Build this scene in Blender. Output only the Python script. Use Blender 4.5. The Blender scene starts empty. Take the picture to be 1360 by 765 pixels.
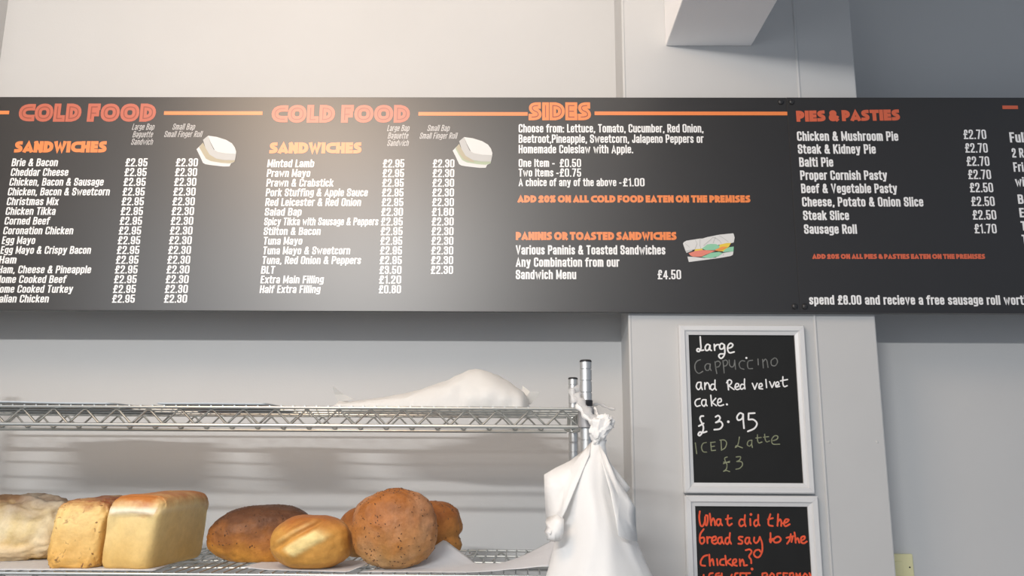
import bpy, bmesh, math, random
from mathutils import Vector, Matrix, noise, geometry
from math import sin, cos, pi, radians

# ------------------------------------------------------------------ camera
F_PX, W_PX, H_PX = 1092.0, 1360.0, 765.0
PITCH, YAW, ROLL = 0.19589, -0.01056, -0.005313
EYE = Vector((0.0, 0.0, 1.5))
FWD = Vector((sin(YAW)*cos(PITCH), cos(YAW)*cos(PITCH), sin(PITCH)))
_r = Vector((cos(YAW), -sin(YAW), 0)); _d = FWD.cross(_r)
if _d.z > 0: _d = -_d
RIGHT = cos(ROLL)*_r + sin(ROLL)*_d
DOWN = -sin(ROLL)*_r + cos(ROLL)*_d
S = bpy.context.scene
COL = S.collection
cam_d = bpy.data.cameras.new('camera'); cam = bpy.data.objects.new('camera', cam_d); COL.objects.link(cam)
cam_d.sensor_width = 36; cam_d.lens = 36*F_PX/W_PX; cam_d.clip_start = 0.02
M = Matrix((RIGHT, -DOWN, -FWD)).transposed().to_4x4(); M.translation = EYE
cam.matrix_world = M
S.camera = cam

# ------------------------------------------------------------------ world, lights, exposure
S.view_settings.view_transform = 'Standard'; S.view_settings.look = 'None'
S.view_settings.gamma = 1; S.view_settings.use_curve_mapping = False
S.view_settings.exposure = 0.0
wd = bpy.data.worlds.new('world'); S.world = wd; wd.use_nodes = True
bgn = wd.node_tree.nodes['Background']
bgn.inputs[0].default_value = (0.74, 0.83, 0.97, 1); bgn.inputs[1].default_value = 0.36

def area_light(name, loc, target, sx, sy, power, col):
    l = bpy.data.lights.new(name, 'AREA'); l.shape = 'RECTANGLE'; l.size = sx; l.size_y = sy
    l.energy = power; l.color = col
    o = bpy.data.objects.new(name, l); COL.objects.link(o); o.location = loc
    o.rotation_euler = (Vector(target)-Vector(loc)).to_track_quat('-Z', 'Y').to_euler()
    return o
# daylight through the shop window on the left, in the plane of the left wall
area_light('window_daylight', (-1.50, 0.10, 2.05), (0.6, 2.2, 1.7), 1.7, 0.9, 8, (0.90, 0.95, 1.0))
# ceiling lamp in front of the menu board, whose blurred reflection lies on it
area_light('ceiling_lamp', (-0.98, 0.55, 3.07), (0.1, 1.9, 2.2), 0.85, 0.6, 19, (1.0, 0.71, 0.47))
# fluorescent tube far behind the camera, parallel to the wall
area_light('fluorescent_tube', (-1.2, -2.1, 2.90), (-0.4, 2.4, 1.8), 1.2, 0.06, 96, (1.0, 0.985, 0.96))

Y_WALL, Y_PIL, Y_BOARD = 2.42, 2.225, 2.20
Y_FRONT, Y_BACK = 1.80, 2.24

def ray(px, py):
    return FWD + RIGHT*((px-W_PX/2)/F_PX) + DOWN*((py-H_PX/2)/F_PX)
def at(px, py, Y):
    d = ray(px, py); return EYE + d*(Y/d.y)
def atz(px, py, Z):
    d = ray(px, py); return EYE + d*((Z-EYE.z)/d.z)

# ------------------------------------------------------------------ materials
def mat(name, col, rough=0.6, metal=0.0, spec=0.5, noise_amt=0.0, noise_scale=20, bump=0.0, bump_scale=200, alpha=None, trans=0.0):
    m = bpy.data.materials.new(name); m.use_nodes = True
    nt = m.node_tree; b = nt.nodes['Principled BSDF']
    b.inputs['Base Color'].default_value = (*col, 1); b.inputs['Roughness'].default_value = rough
    b.inputs['Metallic'].default_value = metal; b.inputs['Specular IOR Level'].default_value = spec
    if trans: b.inputs['Transmission Weight'].default_value = trans
    tc = nt.nodes.new('ShaderNodeTexCoord')
    if noise_amt:
        n = nt.nodes.new('ShaderNodeTexNoise'); n.inputs['Scale'].default_value = noise_scale; n.inputs['Detail'].default_value = 4
        nt.links.new(tc.outputs['Object'], n.inputs['Vector'])
        r = nt.nodes.new('ShaderNodeValToRGB'); r.color_ramp.elements[0].position = 0.3; r.color_ramp.elements[1].position = 0.7
        r.color_ramp.elements[0].color = (*[c*(1-noise_amt) for c in col], 1)
        r.color_ramp.elements[1].color = (*[min(1, c*(1+noise_amt)) for c in col], 1)
        nt.links.new(n.outputs['Fac'], r.inputs['Fac']); nt.links.new(r.outputs['Color'], b.inputs['Base Color'])
    if bump:
        n = nt.nodes.new('ShaderNodeTexNoise'); n.inputs['Scale'].default_value = bump_scale; n.inputs['Detail'].default_value = 3
        nt.links.new(tc.outputs['Object'], n.inputs['Vector'])
        bp = nt.nodes.new('ShaderNodeBump'); bp.inputs['Strength'].default_value = bump; bp.inputs['Distance'].default_value = 0.002
        nt.links.new(n.outputs['Fac'], bp.inputs['Height']); nt.links.new(bp.outputs['Normal'], b.inputs['Normal'])
    return m
def set_ior(m, v): m.node_tree.nodes['Principled BSDF'].inputs['IOR'].default_value = v
def rgb(r, g, b):
    f = lambda c: (c/255/12.92) if c/255 <= .04045 else ((c/255+.055)/1.055)**2.4
    return (f(r), f(g), f(b))

M_WALL = mat('wall_paint', (0.585, 0.59, 0.59), 0.65, noise_amt=0.015, noise_scale=3, bump=0.10, bump_scale=150)
M_PIL = mat('pilaster_paint', (0.54, 0.545, 0.545), 0.5, noise_amt=0.015, noise_scale=6, bump=0.08, bump_scale=90)
M_BEAM = mat('beam_paint', (0.90, 0.90, 0.91), 0.5, noise_amt=0.01, noise_scale=6)
M_CEIL = mat('ceiling_paint', (0.75, 0.75, 0.74), 0.8)
M_FLOOR = mat('floor_vinyl', (0.5, 0.49, 0.48), 0.5, noise_amt=0.1, noise_scale=12)
M_BOARD = mat('board_print_black', rgb(17, 12, 11), 0.40, spec=1.0, noise_amt=0.03, noise_scale=9)
M_EDGE = mat('board_edge', rgb(30, 30, 30), 0.5)
M_WHITE = mat('print_white', (0.86, 0.86, 0.86), 0.40, spec=1.0)
M_WHITE2 = mat('print_pale_grey', (0.50, 0.49, 0.49), 0.40, spec=1.0)
M_ROSE = mat('print_dull_orange', rgb(186, 92, 66), 0.40, spec=1.0)
M_ORANGE = mat('print_orange', rgb(234, 130, 62), 0.40, spec=1.0)
M_ORANGE2 = mat('print_burnt_orange', rgb(206, 92, 56), 0.40, spec=1.0)
M_INLINE = mat('print_dark_orange', rgb(140, 62, 38), 0.40, spec=1.0)
for _m in (M_BOARD, M_ROSE, M_WHITE, M_WHITE2, M_ORANGE, M_ORANGE2, M_INLINE): set_ior(_m, 1.52)
M_STEEL = mat('chrome_wire', (0.50, 0.52, 0.51), 0.40, metal=0.9)
M_STEELP = mat('chrome_post', (0.66, 0.67, 0.67), 0.42, metal=0.85)
M_BLACK = mat('black_plastic', (0.02, 0.02, 0.022), 0.4)
M_COLLAR = mat('grey_collar', (0.34, 0.34, 0.35), 0.45, metal=0.3)
M_SLATE = mat('chalkboard_slate', rgb(22, 23, 23), 0.6, spec=0.35, noise_amt=0.12, noise_scale=14)
M_FRAME = mat('white_gloss_frame', (0.68, 0.69, 0.70), 0.35)
M_CHALK = mat('chalk_white', (0.80, 0.80, 0.80), 0.9)
M_CHALKG = mat('chalk_faded_grey', rgb(112, 114, 112), 0.9, noise_amt=0.25, noise_scale=80)
M_CHALKY = mat('chalk_faded_green', rgb(128, 133, 108), 0.9, noise_amt=0.3, noise_scale=80)
M_CHALKO = mat('chalk_orange', rgb(226, 88, 56), 0.9, noise_amt=0.12, noise_scale=80)
M_CREAM = mat('cream_plastic', rgb(232, 226, 178), 0.4)

def paper_mat(name, col, transl, alpha=1.0):
    m = bpy.data.materials.new(name); m.use_nodes = True; nt = m.node_tree
    b = nt.nodes['Principled BSDF']; b.inputs['Base Color'].default_value = (*col, 1); b.inputs['Roughness'].default_value = 0.55
    b.inputs['Specular IOR Level'].default_value = 0.3
    out = nt.nodes['Material Output']
    t = nt.nodes.new('ShaderNodeBsdfTranslucent'); t.inputs['Color'].default_value = (*col, 1)
    mx = nt.nodes.new('ShaderNodeMixShader'); mx.inputs[0].default_value = transl
    nt.links.new(b.outputs[0], mx.inputs[1]); nt.links.new(t.outputs[0], mx.inputs[2])
    last = mx
    if alpha < 1:
        tr = nt.nodes.new('ShaderNodeBsdfTransparent'); m2 = nt.nodes.new('ShaderNodeMixShader'); m2.inputs[0].default_value = alpha
        nt.links.new(tr.outputs[0], m2.inputs[1]); nt.links.new(mx.outputs[0], m2.inputs[2]); last = m2
    tc = nt.nodes.new('ShaderNodeTexCoord'); n = nt.nodes.new('ShaderNodeTexNoise'); n.inputs['Scale'].default_value = 26; n.inputs['Detail'].default_value = 3
    nt.links.new(tc.outputs['Object'], n.inputs['Vector'])
    bp = nt.nodes.new('ShaderNodeBump'); bp.inputs['Strength'].default_value = 0.25; bp.inputs['Distance'].default_value = 0.006
    nt.links.new(n.outputs['Fac'], bp.inputs['Height']); nt.links.new(bp.outputs['Normal'], b.inputs['Normal'])
    nt.links.new(last.outputs[0], out.inputs[0])
    return m
M_BAG = paper_mat('white_bag_plastic', (0.97, 0.97, 0.965), 0.26)
M_FILM = paper_mat('clear_film', (0.88, 0.88, 0.88), 0.4, 0.55)
M_PAPER = paper_mat('greaseproof_paper', (0.80, 0.81, 0.84), 0.25)
M_TISSUE = paper_mat('white_tissue', (0.93, 0.93, 0.91), 0.30, 0.86)

# ------------------------------------------------------------------ helpers
def tag(o, label=None, cat=None, group=None, kind=None):
    if label: o['label'] = label
    if cat: o['category'] = cat
    if group: o['group'] = group
    if kind: o['kind'] = kind
    return o
def wloc(o):
    v = Vector((0, 0, 0))
    while o is not None:
        v += o.location; o = o.parent
    return v
def empty(name, loc, label=None, cat=None, group=None):
    o = bpy.data.objects.new(name, None); COL.objects.link(o); o.location = loc; o.empty_display_size = 0.05
    return tag(o, label, cat, group)
def obj(name, vs, fs, m, parent=None, origin=None, smooth=False, mats=None, fm=None):
    """vs in world coordinates; links ONE mesh object"""
    base = Vector(origin) if origin is not None else (wloc(parent) if parent else Vector((0, 0, 0)))
    me = bpy.data.meshes.new(name)
    me.from_pydata([tuple(Vector(v)-base) for v in vs], [], fs)
    for mm in (mats or [m]): me.materials.append(mm)
    if fm: me.polygons.foreach_set('material_index', fm)
    if smooth: me.polygons.foreach_set('use_smooth', [True]*len(me.polygons))
    me.update()
    o = bpy.data.objects.new(name, me); COL.objects.link(o)
    if parent:
        o.parent = parent; o.location = base - wloc(parent)
    else: o.location = base
    return o
class MB:
    def __init__(s): s.v = []; s.f = []
    def add(s, vs, fs):
        n = len(s.v); s.v += [Vector(v) for v in vs]; s.f += [tuple(i+n for i in f) for f in fs]
    def box(s, a, b):
        x0, y0, z0 = a; x1, y1, z1 = b
        s.add([(x0,y0,z0),(x1,y0,z0),(x1,y1,z0),(x0,y1,z0),(x0,y0,z1),(x1,y0,z1),(x1,y1,z1),(x0,y1,z1)],
              [(3,2,1,0),(4,5,6,7),(0,1,5,4),(1,2,6,5),(2,3,7,6),(3,0,4,7)])
    def tube(s, pts, r, n=8, caps=True):
        pts = [Vector(p) for p in pts]; rings = []; base = len(s.v); vs = []; fs = []
        up = None
        for i, p in enumerate(pts):
            t = (pts[min(i+1, len(pts)-1)]-pts[max(i-1, 0)]).normalized()
            if up is None:
                up = Vector((0, 0, 1)) if abs(t.z) < 0.9 else Vector((1, 0, 0))
            a = t.cross(up).normalized(); bb = a.cross(t).normalized(); up = bb
            rr = r[i] if isinstance(r, (list, tuple)) else r
            for k in range(n):
                an = 2*pi*k/n; vs.append(p + a*cos(an)*rr + bb*sin(an)*rr)
        for i in range(len(pts)-1):
            for k in range(n):
                fs.append((i*n+k, i*n+(k+1) % n, (i+1)*n+(k+1) % n, (i+1)*n+k))
        if caps:
            fs.append(tuple(range(n))[::-1]); fs.append(tuple((len(pts)-1)*n+k for k in range(n)))
        s.add(vs, fs)
    def lathe(s, c, prof, n=28):
        vs = []; fs = []
        for r, z in prof:
            for k in range(n): vs.append((c[0]+r*cos(2*pi*k/n), c[1]+r*sin(2*pi*k/n), c[2]+z))
        for i in range(len(prof)-1):
            for k in range(n): fs.append((i*n+k, i*n+(k+1) % n, (i+1)*n+(k+1) % n, (i+1)*n+k))
        fs.append(tuple(range(n))[::-1]); fs.append(tuple((len(prof)-1)*n+k for k in range(n)))
        s.add(vs, fs)
    def build(s, name, m, parent=None, origin=None, smooth=False): return obj(name, s.v, s.f, m, parent, origin, smooth)
def bevel(o, w=0.002, seg=2):
    b = o.modifiers.new('bevel', 'BEVEL'); b.width = w; b.segments = seg; b.limit_method = 'ANGLE'; return o
def autosmooth(o, ang=40):
    bm = bmesh.new(); bm.from_mesh(o.data)
    for f in bm.faces: f.smooth = True
    for e in bm.edges:
        if len(e.link_faces) == 2 and e.calc_face_angle(0) > radians(ang): e.smooth = False
    bm.to_mesh(o.data); bm.free(); return o

# ------------------------------------------------------------------ the setting
def struct(name, mb, m, bev=0.0):
    o = mb.build(name, m); o['kind'] = 'structure'
    if bev: bevel(o, bev)
    return o
XL = at(7, 30, Y_WALL).x                                    # left corner of the room
XR, YB, ZC = 2.6, -2.6, 3.55
m = MB(); m.box((XL-0.1, Y_WALL, -0.05), (XR, Y_WALL+0.1, ZC)); struct('wall_back', m, M_WALL)
m = MB(); m.box((XL-0.1, 1.25, -0.05), (XL, Y_WALL, ZC)); struct('wall_left', m, M_WALL)
m = MB(); m.box((XL-0.1, YB, -0.1), (XR, Y_WALL, 0)); struct('floor', m, M_FLOOR)
m = MB(); m.box((XL-0.1, YB, ZC), (XR, Y_WALL+0.1, ZC+0.1)); struct('ceiling', m, M_CEIL)
XP0 = at(836.5, 440, Y_PIL).x; XP1 = at(1164, 440, Y_PIL).x
m = MB(); m.box((XP0, Y_PIL, 0), (XP1, Y_WALL+0.01, ZC)); struct('wall_pilaster', m, M_PIL, 0.004)
# rounded filler bead running up the face of the pilaster, and one along its left edge
XB = at(1083, 440, Y_PIL).x
m = MB(); m.tube([(XB, Y_PIL+0.001, 0), (XB, Y_PIL+0.001, ZC)], 0.0045, 10); struct('trim_1', m, M_PIL)
m = MB(); m.tube([(XP0+0.001, Y_PIL+0.003, 0), (XP0+0.001, Y_PIL+0.003, ZC)], 0.005, 10); struct('trim_2', m, M_PIL)
# small filler dots over the fixings
for (px, py) in ((1101, 587), (1165, 587)):
    c = at(px, py, Y_PIL); m = MB()
    m.lathe((0, 0, 0), [(0.004, 0), (0.0034, 0.0012), (0.0015, 0.0018)], 12)
    m.v = [Vector((c.x+v.x, Y_PIL-v.z+0.0002, c.z+v.y)) for v in m.v]
    o = m.build('filler_spot', M_PIL); o['kind'] = 'structure'
# boxed beam running from the pilaster towards the viewer
b0 = at(884, 60.5, Y_PIL); b1 = at(998, 62, Y_PIL)
ZB = (b0.z+b1.z)/2
m = MB(); m.box((b0.x, YB, ZB), (b1.x, Y_PIL, ZC)); struct('ceiling_beam', m, M_BEAM, 0.003)

# ------------------------------------------------------------------ stroke lettering
def parse(src):
    d = {}
    for line in src.strip().split('\n'):
        line = line.strip()
        if not line: continue
        ch, w, rest = line.split('|', 2); st = []
        for s_ in rest.split('|'):
            k = s_[0]; pts = [tuple(float(q) for q in p.split(',')) for p in s_[1:].split()]
            st.append((k, pts))
        d[ch] = (float(w), st)
    d[' '] = (0.02, [])
    return d
NARROW = parse('''
A|.34|-0,0 .17,1 .34,0|-.07,.25 .27,.25
B|.29|-0,0 0,1|~0,1 .27,1 .27,.53 0,.53|~0,.53 .29,.53 .29,0 0,0
C|.29|~.29,.74 .29,1 0,1 0,0 .29,0 .29,.26
D|.29|-0,0 0,1|~0,1 .29,1 .29,0 0,0
E|.21|-.21,1 0,1 0,0 .21,0|-0,.52 .18,.52
F|.21|-.21,1 0,1 0,0|-0,.5 .18,.5
G|.29|~.29,.76 .29,1 0,1 0,0 .29,0 .29,.45 .17,.45
H|.29|-0,0 0,1|-.29,0 .29,1|-0,.52 .29,.52
I|0|-0,0 0,1
J|.22|~0,.25 0,0 .22,0 .22,1
K|.30|-0,0 0,1|-.29,1 .02,.42|-.1,.56 .31,0
L|.19|-0,1 0,0 .2,0
M|.40|-0,0 0,1|-0,1 .2,.15 .4,1|-.4,1 .4,0
N|.29|-0,0 0,1|-0,1 .29,0|-.29,0 .29,1
O|.29|o0,0 0,1 .29,1 .29,0
P|.28|-0,0 0,1|~0,1 .28,1 .28,.45 0,.45
R|.28|-0,0 0,1|~0,1 .28,1 .28,.48 0,.48|-.14,.48 .3,0
S|.28|~.28,.72 .28,1 0,1 0,.57 .28,.43 .28,0 0,0 0,.28
T|.27|-0,1 .27,1|-.135,0 .135,1
V|.34|-0,1 .17,0 .34,1
W|.5|-0,1 .12,0 .25,.85 .38,0 .5,1
Y|.32|-0,1 .16,.45 .32,1|-.16,.45 .16,0
a|.24|~.0,.60 .0,.74 .24,.74 .24,.3|-.24,.5 .24,0|~.24,.36 0,.36 0,0 .24,0
b|.25|-0,0 0,1|~0,.74 .25,.74 .25,0 0,0
c|.22|~.22,.60 .22,.74 0,.74 0,0 .22,0 .22,.14
d|.25|-.25,0 .25,1|~.25,.74 0,.74 0,0 .25,0
e|.24|~.24,.13 .24,0 0,0 0,.74 .24,.74 .24,.39|-.24,.44 .24,.39 .03,.39
f|.15|~.19,1 .05,1 .05,0|--.03,.72 .16,.72
g|.25|o0,.14 0,.74 .25,.74 .25,.14|~.25,.74 .25,-.2 0,-.2
h|.25|-0,0 0,1|~0,.74 .25,.74 .25,0
i|0|-0,0 0,.72|-0,.98 0,1
k|.25|-0,0 0,1|-.24,.74 .03,.28|-.09,.42 .26,0
l|0|-0,0 0,1
m|.42|-0,0 0,.74|~0,.74 .21,.74 .21,0|~.21,.74 .42,.74 .42,0
n|.25|-0,0 0,.74|~0,.74 .25,.74 .25,0
o|.25|o0,0 0,.74 .25,.74 .25,0
p|.25|-0,-.22 0,.74|~0,.74 .25,.74 .25,0 0,0
r|.13|-0,0 0,.74|~0,.5 0,.74 .15,.74
s|.22|~.22,.60 .22,.74 0,.74 0,.44 .22,.3 .22,0 0,0 0,.14
t|.14|~.05,.96 .05,0 .16,0|--.04,.74 .16,.74
u|.25|~0,.74 0,0 .25,0|-.25,.74 .25,0
v|.27|-0,.74 .135,0 .27,.74
w|.42|-0,.74 .1,0 .21,.6 .32,0 .42,.74
y|.27|-0,.74 .14,.05|-.27,.74 .12,-.2 .01,-.2
x|.25|-0,.74 .25,0|-.25,.74 0,0
z|.22|-0,.74 .22,.74 0,0 .22,0
&|.36|-.36,0 .07,.68|~.07,.68 .07,1 .25,1 .25,.66 0,.44 0,0 .26,0 .33,.42
£|.27|~.26,.74 .26,1 .07,1 .07,0|-0,0 .28,0|--.01,.5 .2,.5
0|.27|o0,0 0,1 .27,1 .27,0
1|.10|-.0,.84 .1,1 .1,0
2|.25|~0,.72 0,1 .25,1 .25,.6 0,.12 0,0|-0,0 .25,0
3|.25|~0,.75 0,1 .25,1 .25,.54 .08,.54|~.08,.54 .25,.54 .25,0 0,0 0,.25
4|.28|-.2,0 .2,1 0,.25 .28,.25
5|.25|-.24,1 .02,1 0,.52|~0,.52 .25,.6 .25,0 0,0 0,.24
7|.25|-0,1 .25,1 .08,0
8|.26|o.01,.54 .01,1 .25,1 .25,.54|o0,0 0,.54 .26,.54 .26,0
9|.26|o0,.42 0,1 .26,1 .26,.42|~.26,.8 .26,0 .02,0 0,.22
.|0|-0,0 0,.02
,|.02|-.02,.02 0,-.12
-|.12|-0,.38 .12,.38
:|0|-0,0 0,.02|-0,.55 0,.57
''')
HEAVY = parse('''
A|.50|-0,0 .25,.96 .5,0|-.1,.14 .4,.14
C|.46|~.50,.97 .0,1 0,0 .50,.03
D|.46|-0,0 0,1|~0,1 .46,1 .46,0 0,0
E|.28|-.28,1 0,1 0,0 .28,0|-0,.5 .26,.5
F|.28|-.28,1 0,1 0,0|-0,.46 .24,.46
H|.40|-0,0 0,1|-.4,0 .4,1|-0,.5 .4,.5
I|0|-0,0 0,1
L|.26|-0,1 0,0 .26,0
M|.56|-0,0 .04,1|-.04,1 .28,.1 .52,1|-.52,1 .56,0
N|.42|-0,0 0,1|-0,1 .42,0|-.42,0 .42,1
O|.62|o0,0 0,1 .62,1 .62,0
P|.34|-0,0 0,1|~0,1 .34,1 .34,.36 0,.36
R|.36|-0,0 0,1|~0,1 .34,1 .34,.42 0,.42|-.12,.42 .38,0
S|.34|~.30,1 .02,1 .02,.6 .34,.42 .34,0 0,0
T|.40|-0,1 .4,1|-.2,0 .2,1
W|.66|-0,1 .16,0 .33,.8 .5,0 .66,1
&|.46|~.46,.3 .36,0 0,0 0,.5 .32,.6 .32,1 .06,1 .06,.6 .46,0
2|.36|~0,.72 .04,1 .34,1 .34,.6 0,0|-0,0 .36,0
0|.40|o0,0 0,1 .4,1 .4,0
%|.44|o0,.66 0,1 .14,1 .14,.66|-.04,0 .4,1|o.3,0 .3,.34 .44,.34 .44,0
''')
def rounded(pts, closed, r):
    n = len(pts); out = []
    P = [Vector(p) for p in pts]
    for i in range(n):
        if not closed and i in (0, n-1): out.append(P[i]); continue
        a, b, c = P[i-1], P[i], P[(i+1) % n]
        l1 = (a-b).length; l2 = (c-b).length
        h1 = l1/2 if (closed or i-1 > 0) else l1*0.95
        h2 = l2/2 if (closed or i+1 < n-1) else l2*0.95
        d1 = min(r, h1); d2 = min(r, h2)
        p = b+(a-b)*(d1/l1); q = b+(c-b)*(d2/l2)
        for k in range(6):
            t = k/5; w = 0.25  # between a quadratic curve and a fuller corner
            bez = p*(1-t)**2 + b*(2*t*(1-t)) + q*t*t
            out.append(bez)
    res = [out[0]]
    for p in out[1:]:
        if (p-res[-1]).length > 1e-4: res.append(p)
    if closed and (res[0]-res[-1]).length < 1e-4: res.pop()
    return res
def ribbon(pts, closed, th, cap='square'):
    """2-D ribbon along pts -> verts, faces"""
    P = [Vector(p) for p in pts]; n = len(P); h = th/2
    if not closed and cap == 'square':
        P[0] = P[0]+(P[0]-P[1]).normalized()*h; P[-1] = P[-1]+(P[-1]-P[-2]).normalized()*h
    vs = []; fs = []
    for i in range(n):
        a = P[i-1] if (closed or i > 0) else None; c = P[(i+1) % n] if (closed or i < n-1) else None
        d1 = (P[i]-a).normalized() if a is not None else (c-P[i]).normalized()
        d2 = (c-P[i]).normalized() if c is not None else d1
        n1 = Vector((-d1.y, d1.x)); n2 = Vector((-d2.y, d2.x)); nn = n1+n2
        if nn.length < 0.3: nn = n1
        nn.normalize(); k = h/max(0.55, nn.dot(n1))
        vs += [P[i]+nn*k, P[i]-nn*k]
    for i in range(n if closed else n-1):
        j = (i+1) % n; fs.append((2*i, 2*i+1, 2*j+1, 2*j))
    if not closed and cap == 'round':
        for p in (P[0], P[-1]):
            b = len(vs); vs += [p+Vector((cos(2*pi*k/8), sin(2*pi*k/8)))*h for k in range(8)]; fs.append(tuple(range(b, b+8)))
    return vs, fs
def union2d(vs, fs):
    """merge overlapping flat faces into one clean triangulated region"""
    F = []
    for f in fs:
        tris = [f] if len(f) > 4 else [(f[0], f[i], f[i+1]) for i in range(1, len(f)-1)]
        for t in tris:
            a = sum(vs[t[i]].x*vs[t[(i+1) % len(t)]].y-vs[t[(i+1) % len(t)]].x*vs[t[i]].y for i in range(len(t)))
            if abs(a) < 1e-9: continue
            F.append(list(t) if a > 0 else list(t)[::-1])
    r = geometry.delaunay_2d_cdt([Vector((v.x, v.y)) for v in vs], [], F, 1, 1e-5)
    return [Vector((v.x, v.y)) for v in r[0]], [tuple(f) for f, of in zip(r[2], r[5]) if len(of)]
GLYPHS = {}
def glyph(font, ch, th, r, t):
    key = (id(font), ch, th, r, t)
    if key not in GLYPHS:
        w, strokes = font[ch]; V = []; Fc = []
        for k, pts in strokes:
            pp = [(px, py*(1-th)+th/2) for px, py in pts]
            if k in '~o': pp = rounded(pp, k == 'o', r)
            v, f = ribbon(pp, k == 'o', t); b = len(V); V += v; Fc += [tuple(i+b for i in g) for g in f]
        GLYPHS[key] = (w, *union2d(V, Fc))
    return GLYPHS[key]
def shape_text(s, font, th, gap, r, space, line_th=None):
    x = th/2; V = []; Fc = []; t = line_th or th
    for ch in s:
        if ch == ' ': x += space; continue
        w, v, f = glyph(font, ch, th, r, t); b = len(V)
        V += [Vector((q.x+x, q.y)) for q in v]; Fc += [tuple(i+b for i in g) for g in f]
        x += w+th+gap
    return V, Fc, x-gap-th/2
Y_PRINT = Y_BOARD-0.0005
def text(root, name, s, x0, x1, yc, cap, m, font=NARROW, th=.165, gap=.065, r=.12, skew=0.0, Y=Y_PRINT, space=.26, line=None, yc1=None):
    V, Fc, W = shape_text(s, font, th, gap, r, space, line)
    p0 = at(x0, yc+cap/2, Y); p1 = at(x1, (yc1 if yc1 is not None else yc)+cap/2, Y); H = at(x0, yc-cap/2, Y).z-p0.z
    sx = (p1.x-p0.x)/W; sl = (p1.z-p0.z)/(p1.x-p0.x)
    vs = [Vector((p0.x+q.x*sx+skew*q.y*H, Y, p0.z+q.y*H+q.x*sx*sl)) for q in V]
    # face the viewer
    fs = [tuple(f) for f in Fc]
    o = obj(name, vs, fs, m, root)
    return o

# ------------------------------------------------------------------ the two menu board panels
def board(x_l, x_r, top, bot, label):
    a = max(XL+0.012, at(x_l, (top+bot)/2, Y_BOARD).x); b = at(x_r, (top+bot)/2, Y_BOARD).x
    zt = at(560, top, Y_BOARD).z; zb = at(560, bot, Y_BOARD).z
    r = empty('menu_board', ((a+b)/2, Y_BOARD, zb), label, 'menu board', 'black menu board panels')
    m = MB(); m.box((a, Y_BOARD, zb), (b, Y_PIL-0.001, zt)); o = m.build('panel', M_BOARD, r); bevel(o, 0.0004, 1)
    return r
BL = board(-330, 1053.4, 129.2, 413.4, 'long black menu panel listing sandwiches and sides, left of the bolted join')
BR = board(1053.6, 1720, 129.0, 413.4, 'black menu panel listing pies and pasties, right of the bolted join')
def bolt(px, py, root):
    c = at(px, py, Y_BOARD); m = MB()
    m.lathe((0, 0, 0), [(0.0085, 0), (0.0085, 0.002), (0.0065, 0.0045), (0.003, 0.0055)], 16)
    m.v = [Vector((c.x+v.x, Y_BOARD-v.z, c.z+v.y)) for v in m.v]
    autosmooth(m.build('bolt', M_BLACK, root, origin=c))
bolt(1037, 135.5, BL); bolt(1055.5, 407, BL)
def bolt_at(x, z, root):
    m = MB(); m.lathe((0, 0, 0), [(0.0085, 0), (0.0085, 0.002), (0.0065, 0.0045), (0.003, 0.0055)], 16)
    m.v = [Vector((x+v.x, Y_BOARD-v.z, z+v.y)) for v in m.v]
    autosmooth(m.build('bolt', M_BLACK, root, origin=(x, Y_BOARD, z)))
for py in (135.5, 407): bolt_at(at(1069, 407, Y_BOARD).x, at(1060, py, Y_BOARD).z, BR)

def bar(x0, x1, yc, th, root, m=M_ORANGE):
    a = at(x0, yc+th/2, Y_PRINT); b = at(x1, yc-th/2, Y_PRINT); Y = Y_PRINT
    o = obj('rule_line', [(a.x, Y, a.z), (b.x, Y, a.z), (b.x, Y, b.z), (a.x, Y, b.z)], [(0, 1, 2, 3)], m, root)
bar(-48, 12.5, 149.4, 4.6, BL); bar(217.6, 348.8, 150.2, 4.6, BL); bar(555.6, 700.8, 151.2, 4.6, BL); bar(789.7, 1045.5, 150.6, 4.6, BL)
bar(1331.6, 1351.7, 142.5, 4.6, BR, M_ORANGE2)

def inline_heading(s, x0, x1, yc, cap, root, m):
    h_ = text(root, 'heading', s, x0, x1, yc, cap, m, HEAVY, .36, .03, .5, space=.24)
    o = text(h_, 'heading_inline', s, x0, x1, yc, cap, M_INLINE, HEAVY, .36, .03, .5, Y=Y_PRINT-0.0004, space=.24, line=.05)
inline_heading('COLD', 23.5, 106.8, 149.6, 24, BL, M_ROSE); inline_heading('FOOD', 115, 206, 149.6, 24, BL, M_ROSE)
inline_heading('COLD', 360, 444.4, 151.2, 23.6, BL, M_ROSE); inline_heading('FOOD', 452.6, 544, 151.2, 23.6, BL, M_ROSE)
inline_heading('SIDES', 702, 785, 147.8, 23.8, BL, M_ORANGE)
HB = dict(font=HEAVY, th=.30, gap=.035, r=.5, space=.22)
text(BL, 'heading', 'SANDWICHES', 18.4, 141, 195, 15, M_ORANGE, **HB)
text(BL, 'heading', 'SANDWICHES', 357.5, 480, 196.4, 14.6, M_ORANGE, **HB)
text(BL, 'heading', 'ADD 20% ON ALL COLD FOOD EATEN ON THE PREMISES', 687.3, 996.8, 264.2, 9.6, M_ORANGE, **HB)
text(BL, 'heading', 'PANINIS OR TOASTED SANDWICHES', 685, 898.7, 313.4, 10.8, M_ORANGE, **HB)
text(BR, 'heading', 'PIES & PASTIES', 1058, 1195.7, 154.4, 14.6, M_ORANGE2, yc1=152.6, **HB)
text(BR, 'heading', 'ADD 20% ON ALL PIES & PASTIES EATEN ON THE PREMISES', 1079, 1308.6, 340.6, 6.6, M_ORANGE2, **HB)
SM = dict(th=.11, gap=.10, r=.14, skew=.2)
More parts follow.
